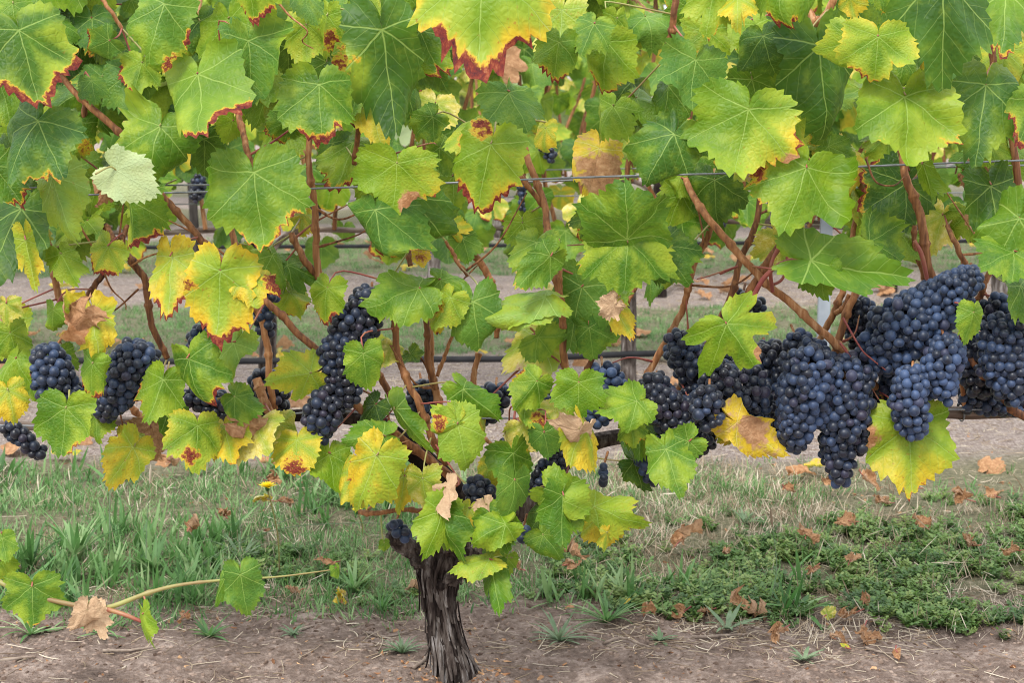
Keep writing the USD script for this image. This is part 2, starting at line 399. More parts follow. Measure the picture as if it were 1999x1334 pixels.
def bend(P, deg, off, total, radius):
    """rolls everything past the line p.d = off about that line; total in degrees, + towards the viewer"""
    d = np.array([math.sin(math.radians(deg)), -math.cos(math.radians(deg)), 0])
    a = P @ d
    s = a - off
    m = s > 0
    if not m.any():
        return P
    tot = abs(math.radians(total)); sg = 1 if total > 0 else -1
    ang = np.minimum(s / radius, tot)
    rest = s - ang * radius
    z = P[:, 2] * sg
    na = radius * np.sin(ang) + rest * np.cos(ang) - z * np.sin(ang)
    nz = radius * (1 - np.cos(ang)) + rest * np.sin(ang) + z * np.cos(ang)
    Q = P.copy()
    Q[m] += ((na - s)[m])[:, None] * d
    Q[m, 2] = sg * nz[m]
    return Q

STY = {  # yellow, tone, blue, brown
    'g': (.07, .36, .12, 0), 'b': (.02, .36, .6, 0), 'd': (.0, .1, .22, 0), 'l': (.13, .56, .25, 0), 'yg': (.22, .58, 0, 0),
    'y': (.66, .8, 0, 0), 'p': (.66, .95, .9, 0), 'gy': (.42, .62, 0, 0), 't': (.8, .5, .2, 1.0), 'ty': (.9, .6, .2, .42), 'w': (.3, 1.0, 1.0, 0), 'pt': (.8, .8, 1.0, 1.0)}

def leaf_local(rng, W=1.45, fold=0.12, cup=0.10, rip=0.05, puff=0.03, crumple=0.0, bends=(), style='g', margin=(), spots=(), ygrad=None, lod=0, lobed=None, edgey=0.04, rb=1.0):
    lob = rng.uniform(.0, .6) if lobed is None else lobed
    if lod == 0:
        x, y, rho, th = leaf_shape(rng, lobed=lob)
    elif lod == 1:
        x, y, rho, th = leaf_shape(rng, teeth=16, per=3, rings=(0, .45, .78, 1.0), lobed=lob, serr=.1)
    else:
        x, y, rho, th = leaf_shape(rng, teeth=9, per=2, rings=(0, .6, 1.0), lobed=lob, serr=.1)
    nr, na = x.shape
    x = x * (W / (x.max() - x.min()))
    uv = np.stack([x, y], -1).reshape(-1, 2)
    r = np.hypot(x, y)
    deg = np.degrees(th)
    aabs = np.abs(th)
    dl = np.min(np.abs(aabs[..., None] - RAYS), -1)
    z = puff * r * np.sin(np.clip(dl / math.radians(26), 0, 1) * math.pi / 2) - fold * np.abs(x) - cup * r ** 2
    k1, k2, p1, p2 = rng.integers(3, 6), rng.integers(6, 10), rng.uniform(0, 6.3), rng.uniform(0, 6.3)
    z = z + rip * rho ** 3 * (np.sin(k1 * th + p1) + .5 * np.sin(k2 * th + p2))
    P = np.stack([x, y, z], -1).reshape(-1, 3)
    sd_ = int(rng.integers(1, 9999))
    nz = meshkit.noise(np.c_[uv * 2.6, np.full(len(uv), sd_ * .37)], sd_) - .5
    P[:, 2] += nz * .17
    if crumple:
        q = np.c_[uv * 3.2, np.full(len(uv), 3.3)]
        for c in range(3):
            P[:, c] += (meshkit.fbm(q, 3, sd_ + 7 * c) - .5) * crumple * (0.35 + rho.ravel())
    if lod < 2 and rb:
        for q in range(2):
            if rng.uniform() < .7:
                P = bend(P, rng.choice([-1, 1]) * rng.uniform(30, 125), rng.uniform(.15, .5), rng.choice([rng.uniform(-80, 0), rng.uniform(0, 70)], p=[.65, .35]), rng.uniform(.2, .7))
        if rng.uniform() < .5:
            P = bend(P, rng.uniform(-15, 15), rng.uniform(.35, .7), rng.uniform(-60, 40), rng.uniform(.3, .8))
    for b in bends:
        P = bend(P, *b)
    # colour drivers
    ye, tone, blue, bro = STY[style]
    rh = rho.ravel(); dg = deg.ravel()
    low = meshkit.noise(np.c_[uv * 1.4, np.full(len(uv), sd_ * .11)], sd_ + 1)
    Y = np.full(len(uv), ye + rng.normal(0, .04)) + edgey * rh ** 3 + (low - .5) * .25
    R = np.zeros(len(uv)); B = np.full(len(uv), bro) * (1.0 if bro < 1 else 1.0)
    if ygrad is not None:
        gd, amt = ygrad
        d = np.array([math.sin(math.radians(gd)), -math.cos(math.radians(gd))])
        Y = Y + amt * (uv @ d)
    for mdeg, amt, spread in margin:
        w = smoothstep(spread, spread * .45, np.abs((dg - mdeg + 180) % 360 - 180))
        w = w * smoothstep(.2 - .2 * (amt > .85), .62 - .25 * (amt > .85), meshkit.noise(np.c_[uv * 2.4, np.full(len(uv), sd_ * .19)], sd_ + 5))
        jag = meshkit.noise(np.c_[uv * 4.5, np.full(len(uv), sd_ * .23)], sd_ + 3)
        e = smoothstep(.9 - .36 * (jag - .25), 1.0, rh)
        R = np.maximum(R, amt * w * (e * .74 + .1 * smoothstep(.5, .95, rh)))
        Y = Y + .2 * amt * w * smoothstep(.62, 1.0, rh)
    for sx, sy, rad, amt, kind in spots:                     # blotch at (sx, sy): kind r (red brown) or t (dry tan)
        w = amt * smoothstep(rad, rad * .15, np.hypot(uv[:, 0] - sx, uv[:, 1] - sy) + rad * .9 * (meshkit.fbm(np.c_[uv * 3.5, np.full(len(uv), sd_ * .31)], 3, sd_ + 9) - .5))
        if kind == 'r':
            R = np.maximum(R, w * .62)
        else:
            B = np.maximum(B, w)
        Y = np.maximum(Y, w * .8)
    lm = np.stack([np.clip(Y, 0, 1), np.clip(R, 0, 1), np.clip(B, 0, 1)], -1)
    li = np.tile([np.clip(tone + rng.normal(0, .08), 0, 1), np.clip(blue + rng.normal(0, .06), 0, 1), rng.uniform()], (len(uv), 1))
    i, j = np.meshgrid(np.arange(nr - 1), np.arange(na - 1), indexing='ij')
    a = i * na + j
    q = np.stack([a, a + na, a + na + 1, a + 1], -1).reshape(-1, 4)
    f = np.vstack([q[:, [0, 1, 2]], q[:, [0, 2, 3]]])
    # weld the centre
    f[f < na] = 0
    f = f[(f[:, 0] != f[:, 1]) & (f[:, 1] != f[:, 2]) & (f[:, 0] != f[:, 2])]
    f = np.where(f == 0, 0, f - na + 1)
    keep = np.r_[0, np.arange(na, nr * na)]
    return P[keep], f, uv[keep], lm[keep], li[keep]

def rotm(a, axis):
    c, s = math.cos(a), math.sin(a)
    if axis == 'x':
        return np.array([[1, 0, 0], [0, c, -s], [0, s, c]])
    if axis == 'y':
        return np.array([[c, 0, s], [0, 1, 0], [-s, 0, c]])
    return np.array([[c, -s, 0], [s, c, 0], [0, 0, 1]])

TOW = np.array([[1, 0, 0], [0, 0, -1], [0, 1, 0]], float)     # leaf plane -> a vertical plane facing -y

def leaf_world(P, org, L, deg, tilt, yaw):
    Mx = TOW @ rotm(math.radians(yaw), 'y') @ rotm(-math.radians(tilt), 'x') @ rotm(math.radians(deg), 'z')
    return org + (P * L) @ Mx.T, Mx

def petiole(org, Mx, L, rng, target=None, thick=0.0009):
    n = Mx[:, 2]
    back = -Mx[:, 1]                                          # tip direction
    e = org - n * L * .5 - back * L * rng.uniform(.05, .3) + rng.normal(0, .01, 3)
    if target is not None:
        e = target
    mid = org - n * np.linalg.norm(e - org) * .25 - back * np.linalg.norm(e - org) * .25
    return sweep(spline([org + n * .0004, mid, e], 9), np.linspace(thick * 1.1, thick * 1.5, 9), 6)

def parse_opts(o):
    d = {}
    for s in o:
        k, _, v = s.partition('=')
        if k == 'b':
            d.setdefault('bends', []).append(tuple(float(q) for q in v.split(',')))
        elif k == 'm':
            d.setdefault('margin', []).append(tuple(float(q) for q in v.split(',')))
        elif k == 's':
            q = v.split(',')
            d.setdefault('spots', []).append((float(q[0]), float(q[1]), float(q[2]), float(q[3]), q[4]))
        elif k == 'yg':
            d['ygrad'] = tuple(float(q) for q in v.split(','))
        elif k == 'label':
            d['label'] = v.replace('_', ' ')
        elif k in ('tilt', 'yaw', 'fold', 'cup', 'rip', 'puff', 'crumple', 'lobed', 'edgey', 'rb'):
            d[k] = float(v)
    return d

CANES_3D = []                                                 # sample points of the front row's canes, for the petioles

def add_leaf(parent, px, py, deg, Lpx, Wpx, Ycm, style, opts, rng, lod=0, petiole_=True, loc=None):
    o = parse_opts(opts) if not isinstance(opts, dict) else dict(opts)
    label = o.pop('label', None)
    tilt = o.pop('tilt', float(np.clip(rng.normal(22, 17), -20, 58)))
    yaw = o.pop('yaw', float(np.clip(rng.normal(0, 23), -55, 55)))
    fold = o.pop('fold', float(rng.uniform(-.08, .5)))
    cup = o.pop('cup', float(rng.uniform(-.02, .34)))
    rip = o.pop('rip', float(rng.uniform(.025, .08)))
    org = at(px, py, Ycm / 100)
    L = Lpx * scale_at(org) / (0.45 + 0.55 * math.cos(math.radians(tilt)))
    P, f, uv, lm, li = leaf_local(rng, W=min(Wpx / Lpx, 2.4) * 1.02, fold=fold, cup=cup, rip=rip, style=style, lod=lod, **o)
    v, Mx = leaf_world(P, org, L, deg, tilt, yaw)
    p = put(parent, 'leaf', v, f, M['leaf'], True, uv, {'lm': lm, 'li': li}, label=label, loc=loc)
    if petiole_:
        target = None
        if CANES_3D:
            C = np.asarray(CANES_3D)
            want = org + np.array([0, .02, 0]) + Mx[:, 1] * L * .35
            d = np.linalg.norm(C - want, axis=1)
            k = int(np.argmin(d))
            if d[k] < .085:
                target = C[k]
        pv, pf, _ = petiole(org, Mx, L, rng, target)
        put(p, 'petiole', pv, pf, M['red_stem'] if rng.uniform() < .55 else M['green_stem'], True, loc=loc)
    return p

# ------------------------------------------------------------------ ground
def axis_lines(dense0, dense1, step, lo, hi, grow=1.12):
    c = list(np.arange(dense0, dense1 + 1e-9, step))
    s, x = step, c[-1]
    while x < hi:
        s *= grow; x += s; c.append(x)
    s, x = step, c[0]
    pre = []
    while x > lo:
        s *= grow; x -= s; pre.append(x)
    return np.array(pre[::-1] + c)

def ground_z(x, y):
    p = np.stack([x, y, np.zeros_like(x)], -1)
    z = (meshkit.fbm(p * 1.7, 3, 5) - .5) * .05 + (meshkit.fbm(p * 9, 3, 8) - .5) * .018
    near = smoothstep(.5, .2, y) * smoothstep(-1.2, -.5, y)
    z = z + near * (meshkit.fbm(p * 38, 3, 11) - .5) * .014
    return z
gx = axis_lines(-1.3, 1.3, .0125, -70, 70)
gy = axis_lines(-.35, .5, .0125, -12, -.36)
gy = np.r_[gy[gy < .5], axis_lines(.5, 4.6, .03, .5, 110)]
GX, GY = np.meshgrid(gx, gy, indexing='ij')
GZ = ground_z(GX, GY)
na_, nb_ = GX.shape
ii, jj = np.meshgrid(np.arange(na_ - 1), np.arange(nb_ - 1), indexing='ij')
a_ = ii * nb_ + jj
fq = np.stack([a_, a_ + nb_, a_ + nb_ + 1, a_ + 1], -1).reshape(-1, 4)
gv, gf = np.stack([GX, GY, GZ], -1).reshape(-1, 3), np.vstack([fq[:, [0, 1, 2]], fq[:, [0, 2, 3]]])
struct('ground', gv, gf, M['soil'])

def gz(x, y):
    return float(ground_z(np.array([x]), np.array([y]))[0])

# ------------------------------------------------------------------ the front grapevine: trunk, arms, cordon, canes
rng = np.random.default_rng(7)
VINE = thing('grapevine', 'old grapevine in front with shaggy grey trunk, orange-brown canes and autumn leaves', 'grapevine', loc=(at(893, 1350, 0)[0], 0, 0))

def path_px(pts, n):
    """(px, py, Y in cm, radius in px) waypoints -> smooth 3-D path and radii in metres"""
    w = []
    for x, y, Yc, r in pts:
        p = at(x, y, Yc / 100)
        w.append([*p, r * scale_at(p)])
    s = spline(np.array(w), n)
    return s[:, :3], np.maximum(s[:, 3], .0006)

def bark_disp(seed, ridge=.2, lump=.3):
    def d(s, a):
        c = np.stack([np.cos(a + s * 3) * 4.2, np.sin(a + s * 3) * 4.2, s * 20], -1)
        c2 = np.stack([np.cos(a) * 1.6, np.sin(a) * 1.6, s * 26], -1)
        rr = meshkit.fbm(np.stack([np.cos(a + s * 2) * 9, np.sin(a + s * 2) * 9, s * 30], -1), 3, seed + 3)
        return 1 + (meshkit.fbm(c, 3, seed) - .5) * 2 * ridge + (meshkit.fbm(c2, 2, seed + 1) - .5) * 2 * lump * .6 + (np.abs(rr - .5) * 2 - .4) * ridge
    return d

pp, rr = path_px([(905, 1392, 2, 52), (893, 1350, 1, 43), (882, 1290, 0, 36), (869, 1240, 0, 32), (862, 1190, 0, 30), (858, 1150, 0, 33), (860, 1115, 0, 42), (870, 1085, 0, 48), (880, 1058, 0, 40), (888, 1040, 0, 26)], 130)
v, f, uv = sweep(pp, rr, 72, bark_disp(3))
put(VINE, 'trunk', v, f, M['bark'])
TR_P, TR_R = pp, rr
# arms and knobs of the head
arms = [[(850, 1085, 0, 26), (815, 1078, -1, 20), (785, 1062, -2, 19), (768, 1048, -2, 14)],
        [(895, 1075, 1, 30), (930, 1060, 1, 26), (985, 1020, 2, 23), (1045, 965, 2, 24), (1095, 905, 2, 22), (1150, 868, 3, 17), (1230, 850, 4, 15), (1330, 845, 5, 14)],
        [(880, 1060, 2, 26), (905, 1010, 3, 22), (893, 968, 3, 22), (850, 918, 3, 21), (790, 868, 2, 20), (735, 828, 2, 18), (660, 812, 3, 14), (560, 812, 3, 12), (450, 818, 3, 11)]]
for k, pts in enumerate(arms):
    pp, rr = path_px(pts, 90)
    v, f, uv = sweep(pp, rr, 36, bark_disp(21 + k, .14, .22))
    put(VINE, 'arm', v, f, M['bark'])
for k, pts in enumerate([[(1330, 845, 5, 13), (1450, 838, 5, 13), (1600, 822, 4, 14), (1700, 808, 3, 14), (1800, 805, 3, 12), (1900, 806, 3, 13), (2040, 802, 3, 13), (2200, 806, 3, 13)],
                         [(450, 818, 3, 11), (330, 826, 3, 12), (200, 824, 3, 10), (90, 832, 3, 9), (-60, 830, 3, 9), (-200, 834, 3, 9)]]):
    pp, rr = path_px(pts, 140)
    v, f, uv = sweep(pp, rr, 22, bark_disp(41 + k, .08, .16))
    put(VINE, 'cordon', v, f, M['old_wood'])
# lumps of old pruning wounds on the head
for x, y, Yc, R in ((905, 1092, -2, 26), (850, 1072, -2, 22), (772, 1052, -3, 18), (800, 1075, -2, 17), (880, 1130, -3, 16), (935, 1070, -1, 18), (835, 1120, -1, 17), (880, 1065, -4, 24), (915, 1120, -2, 15), (820, 1095, -2, 19), (790, 1045, -3, 13), (862, 1140, -3, 14), (1065, 945, 1, 20)):
    c = at(x, y, Yc / 100); sp = trimesh.creation.icosphere(3)
    q = np.array(sp.vertices)
    q = q * (1 + 1.1 * (meshkit.fbm(q * 2.4 + x, 3, 5)[:, None] - .5)) * [1, .8, .85] * R * scale_at(c)
    put(VINE, 'knob', c + q, np.array(sp.faces), M['bark'])
# peeling bark strips on the trunk
for k in range(110):
    i0 = int(rng.integers(8, 95)); n = int(rng.integers(14, 38)); i1 = min(i0 + n, len(TR_P) - 2)
    a = rng.uniform(0, 2 * math.pi) if k > 45 else rng.uniform(-1.7, 1.7) - math.pi / 2
    ids = np.linspace(i0, i1, 12)
    c = np.stack([np.interp(ids, np.arange(len(TR_P)), TR_P[:, q]) for q in range(3)], -1)
    R = np.interp(ids, np.arange(len(TR_R)), TR_R)
    aa = a + np.linspace(0, rng.normal(0, .35), 12)
    lift = 1.04 + .1 * rng.uniform() + np.linspace(1, 0, 12) ** 2 * rng.uniform(0, .45) * (rng.uniform() < .6)
    w = rng.uniform(.0014, .005) * np.sin(np.linspace(.25, 2.9, 12)) ** .6
    pts = c + np.stack([np.cos(aa) * R * lift, np.sin(aa) * R * lift, np.zeros(12)], -1)
    tan = np.stack([-np.sin(aa), np.cos(aa), np.zeros(12)], -1); out = np.stack([np.cos(aa), np.sin(aa), np.zeros(12)], -1)
    ring = np.stack([pts - tan * w[:, None], pts + out * .0012, pts + tan * w[:, None], pts - out * .0012], 1).reshape(-1, 3)
    i, j = np.meshgrid(np.arange(11), np.arange(4), indexing='ij'); kk = (j + 1) % 4
    q = np.stack([i * 4 + j, i * 4 + kk, (i + 1) * 4 + kk, (i + 1) * 4 + j], -1).reshape(-1, 4)
    put(VINE, 'bark_strip', ring, np.vstack([q[:, [0, 1, 2]], q[:, [0, 2, 3]]]), M['bark'], False)

# canes: waypoints (px, py, Y cm, radius px)
CANES = [
    [(893, 945, 0, 12), (850, 905, -1, 11), (790, 862, -2, 11), (710, 800, -4, 11), (655, 735, -5, 10), (620, 690, -6, 9.5), (560, 625, -6, 9), (517, 587, -6, 9), (440, 512, -5, 8.5), (385, 455, -4, 9), (325, 385, -3, 8.5), (262, 295, -2, 8.5), (205, 232, -1, 9), (135, 170, 0, 8), (100, 120, 2, 7)],
    [(1745, 810, -2, 12), (1700, 745, -5, 11), (1640, 680, -7, 11), (1590, 630, -8, 10.5), (1518, 565, -8, 10.5), (1450, 490, -7, 10), (1385, 425, -5, 10), (1340, 350, 0, 8)],
    [(1322, 765, 0, 10), (1360, 715, -1, 10), (1410, 650, -3, 10), (1462, 585, -5, 11), (1500, 520, -6, 10.5), (1545, 455, -7, 8.5), (1595, 395, -10, 7.5), (1628, 375, -12, 6)],
    [(1255, 745, 3, 9), (1290, 690, 3, 9), (1330, 610, 2, 8.5), (1360, 510, 1, 8), (1390, 430, 2, 8), (1400, 330, 4, 7)],
    [(1345, 745, 2, 10), (1385, 665, 1, 9.5), (1412, 590, 0, 9), (1440, 500, 1, 8.5), (1470, 420, 2, 8), (1490, 330, 4, 7)],
    [(625, 560, 2, 9), (620, 490, 2, 9), (613, 400, 2, 9), (609, 320, 2, 8.5), (606, 260, 3, 8)],
    [(325, 700, 0, 8), (300, 640, -1, 8.5), (275, 565, -2, 9), (255, 525, -2, 9.5), (232, 485, -1, 9), (205, 440, 2, 8)],
    [(150, 615, 1, 8), (180, 570, 0, 8), (205, 530, 0, 8), (228, 487, 0, 7.5), (250, 440, 2, 6)],
    [(160, 630, 3, 11), (130, 595, 3, 10), (112, 560, 3, 9), (100, 500, 3, 8.5), (82, 440, 4, 8), (70, 380, 6, 7)],
    [(496, 350, -3, 8), (486, 300, -2, 8), (470, 245, 0, 8), (440, 160, 3, 7)],
    [(535, 800, 2, 9), (520, 700, 1, 9), (505, 640, 1, 9), (478, 555, 2, 9), (452, 470, 2, 8.5), (440, 400, 4, 8)],
    [(630, 560, 3, 9), (595, 495, 2, 9), (568, 455, 3, 8)],
    [(870, 905, -3, 11), (840, 845, -5, 10.5), (806, 770, -6, 10), (778, 690, -6, 9), (768, 620, -6, 8.5), (758, 550, -5, 8)],
    [(858, 800, 0, 10), (846, 720, 0, 9), (835, 640, 0, 9), (826, 570, 0, 8)],
    [(850, 760, -2, 8), (836, 690, -3, 8), (828, 620, -3, 7)],
    [(852, 735, 1, 5), (870, 690, 1, 5), (888, 645, 0, 4)],
    [(968, 660, 4, 7), (972, 610, 4, 8), (960, 550, 4, 9), (925, 495, 4, 10), (905, 460, 5, 8)],
    [(915, 800, 2, 9), (925, 740, 2, 8), (935, 690, 3, 7)],
    [(912, 540, 1, 4.5), (890, 500, 1, 5), (872, 470, 1, 4)],
    [(1105, 745, -1, 10), (1102, 680, -2, 10), (1095, 600, -3, 9.5), (1082, 525, -3, 9), (1062, 430, -1, 9), (1045, 360, 1, 9), (1020, 280, 3, 8.5), (1000, 200, 6, 7)],
    [(1108, 650, -1, 6), (1100, 580, -2, 6), (1094, 525, -2, 5)],
    [(1110, 900, 0, 11), (1103, 840, 0, 11), (1103, 780, 0, 10), (1105, 740, -1, 9)],
    [(1065, 410, 1, 6), (1030, 360, 0, 7), (985, 310, 0, 7), (955, 270, 3, 6)],
    [(1138, 735, 0, 7), (1165, 690, -1, 7), (1195, 645, -2, 7), (1240, 560, 0, 7), (1270, 510, 3, 7), (1310, 440, 5, 6)],
    [(1830, 580, -1, 13), (1815, 520, -2, 12), (1800, 450, -2, 11.5), (1785, 390, -1, 11), (1768, 330, 0, 10.5), (1755, 250, 3, 9)],
    [(1810, 560, 1, 8), (1795, 500, 1, 7), (1785, 440, 1, 6)],
    [(1890, 530, 1, 7), (1870, 480, 1, 7), (1850, 440, 3, 6)],
    [(1905, 600, -3, 8), (1922, 560, -4, 8), (1945, 500, -3, 7), (1960, 440, 0, 7)],
    [(1585, 690, 2, 8), (1612, 640, 1, 8.5), (1630, 590, 1, 8.5), (1643, 535, 2, 8), (1660, 450, 4, 7), (1680, 350, 6, 7)],
    [(1620, 720, -1, 10), (1640, 660, -2, 10), (1655, 605, -2, 10), (1678, 545, -1, 9), (1700, 480, 2, 8), (1720, 400, 5, 7)],
    [(1630, 612, 0, 7), (1650, 600, -1, 7), (1660, 575, -1, 6)],
    [(2060, 830, -2, 12), (1990, 805, -4, 11), (1945, 755, -5, 11), (1900, 705, -5, 9), (1880, 660, -4, 8)],
    [(1325, -60, -4, 9), (1318, 10, -4, 9), (1308, 60, -3, 9), (1298, 112, 0, 8)],
    [(1640, -60, 0, 10), (1625, 10, 0, 10), (1600, 40, 1, 11), (1570, 10, 2, 8)],
    [(1937, 170, -2, 9), (1938, 110, -2, 9), (1930, 40, 0, 9), (1925, -60, 2, 8)],
    [(150, 300, 4, 8), (170, 200, 4, 8), (155, 100, 5, 7), (150, 0, 6, 7)],
    [(190, -20, 0, 5), (215, 25, -1, 5), (240, 55, 0, 5)],
    [(690, 320, 5, 7), (700, 260, 3, 7), (678, 228, 2, 7), (660, 150, 5, 7)],
    [(800, 520, 4, 7), (790, 420, 5, 7), (770, 300, 6, 7)],
    [(690, 640, 2, 8), (715, 690, 2, 9), (745, 740, 3, 9), (770, 800, 3, 9)],
    [(45, 760, 2, 7), (70, 720, 2, 7), (95, 700, 3, 6)],
    [(500, 740, 0, 12), (520, 790, -1, 12), (540, 830, 0, 11)],
    [(1870, 700, 0, 6), (1878, 760, -1, 6), (1885, 800, 0, 6)],
    [(250, 790, 1, 8), (280, 820, 1, 8), (300, 835, 2, 8)],
    [(395, 770, 1, 7), (415, 805, 1, 7), (430, 825, 2, 7)],
    [(700, 1000, -4, 7), (735, 1004, -5, 6.5), (790, 998, -4, 6), (860, 1000, -1, 7)],
    [(960, 870, -3, 5), (930, 845, -3, 5), (895, 840, -3, 4)], [(1040, 880, -1, 6), (1010, 850, -3, 6), (995, 825, -4, 5)],
    [(1395, 620, -3, 4), (1400, 640, -4, 5), (1405, 660, -3, 5)],
]
def cane_disp(s, a):
    node = np.abs(((s / .066) + .3) % 1 - .5)
    return 1 + .4 * np.exp(-(node / .05) ** 2) + .2 * (meshkit.noise(np.stack([np.cos(a) * 1.5, np.sin(a) * 1.5, s * 45], -1), 9) - .5)
for k, pts in enumerate(CANES):
    n = max(24, 16 * len(pts))
    pp, rr = path_px(pts, n); rr = rr * .76
    wob = np.cumsum(rng.normal(0, .0004, (n, 3)), 0); wob -= wob[0]
    sl = np.r_[0, np.cumsum(np.linalg.norm(np.diff(pp, axis=0), axis=1))]
    zz = (np.abs(((sl / .132) + .15) % 1 - .5) - .25) * .011
    pp = pp + np.outer(zz, [.8, .6, 0])
    pp = pp + wob * np.sin(np.linspace(0, math.pi, n))[:, None]
    v, f, uv = sweep(pp, rr, 10, cane_disp)
    put(VINE, 'cane', v, f, M['cane'])
    CANES_3D += list(pp)
# tendrils and bare stalks
TEND = [[(540, 0, -3), (565, 30, -3), (600, 60, -4), (590, 80, -3), (612, 95, -3)], [(1690, 310, -4), (1710, 355, -5), (1745, 362, -5), (1765, 345, -3)],
        [(1110, 600, 0), (1090, 630, 0), (1130, 650, 1)], [(255, 520, -2), (290, 500, -2), (340, 490, -3), (370, 500, -2)],
        [(195, 505, 0), (215, 560, -1), (243, 590, -1), (246, 605, -1)], [(270, 565, -2), (225, 605, -1), (205, 602, -2), (172, 612, -2)],
        [(1405, 535, -3), (1440, 520, -4), (1380, 540, -4), (1360, 545, -4)], [(1035, 640, -1), (1060, 665, -1), (1075, 690, 0), (1050, 745, 0)],
        [(230, 785, -4), (240, 830, -5), (252, 865, -5)], [(625, 590, -2), (650, 640, -3), (655, 665, -4)], [(1645, 620, -8), (1680, 680, -9), (1700, 700, -9), (1732, 725, -9)],
        [(1640, 670, -9), (1690, 740, -9), (1715, 780, -9)], [(1860, 650, -5), (1885, 690, -5), (1890, 715, -5)], [(1015, 720, -2), (940, 790, -4), (915, 810, -4)],
        [(690, 870, -4), (740, 830, -5), (775, 790, -6)], [(725, 905, -4), (760, 875, -4), (800, 860, -4)], [(1325, 740, -3), (1340, 770, -5), (1345, 800, -5)]]
for k, t in enumerate(TEND):
    w = np.array([at(x, y, Yc / 100) for x, y, Yc in t])
    pp = spline(w, 26)
    put(VINE, 'tendril', *sweep(pp, np.linspace(.0016, .0008, 26), 5)[:2], M['red_stem'] if k in (6, 10, 11, 13, 14, 16) else M['cane'])
# petioles that stand out in red
for a in ([(1462, 600, -9, 5), (1490, 545, -10, 5), (1530, 512, -11, 4), (1578, 505, -12, 3.4)], [(1508, 570, -8, 4), (1505, 520, -9, 4), (1525, 470, -8, 3)],
          [(1500, 560, -7, 3), (1530, 540, -7, 3), (1540, 470, -5, 3)], [(1785, 470, -3, 4), (1800, 500, -3, 5), (1812, 555, -3, 4)]):
    pp, rr = path_px(a, 22)
    put(VINE, 'petiole', *sweep(pp, rr, 7)[:2], M['red_stem'])

# thin side shoots between the canes
ALLP = np.array(CANES_3D)
for k in range(46):
    a = ALLP[rng.integers(len(ALLP))]
    if a[2] > .75 or abs(a[0]) > .72:
        continue
    L = rng.uniform(.04, .13); d = np.array([rng.normal(0, .8), rng.uniform(-.5, .4), rng.uniform(.1, 1.0)]); d /= np.linalg.norm(d)
    q = spline([a, a + d * L * .5 + rng.normal(0, .008, 3), a + d * L + rng.normal(0, .015, 3)], 16)
    put(VINE, 'side_shoot', *sweep(q, np.linspace(.0019, .0009, 16), 6, cane_disp)[:2], M['cane'] if k % 3 else M['red_stem'])

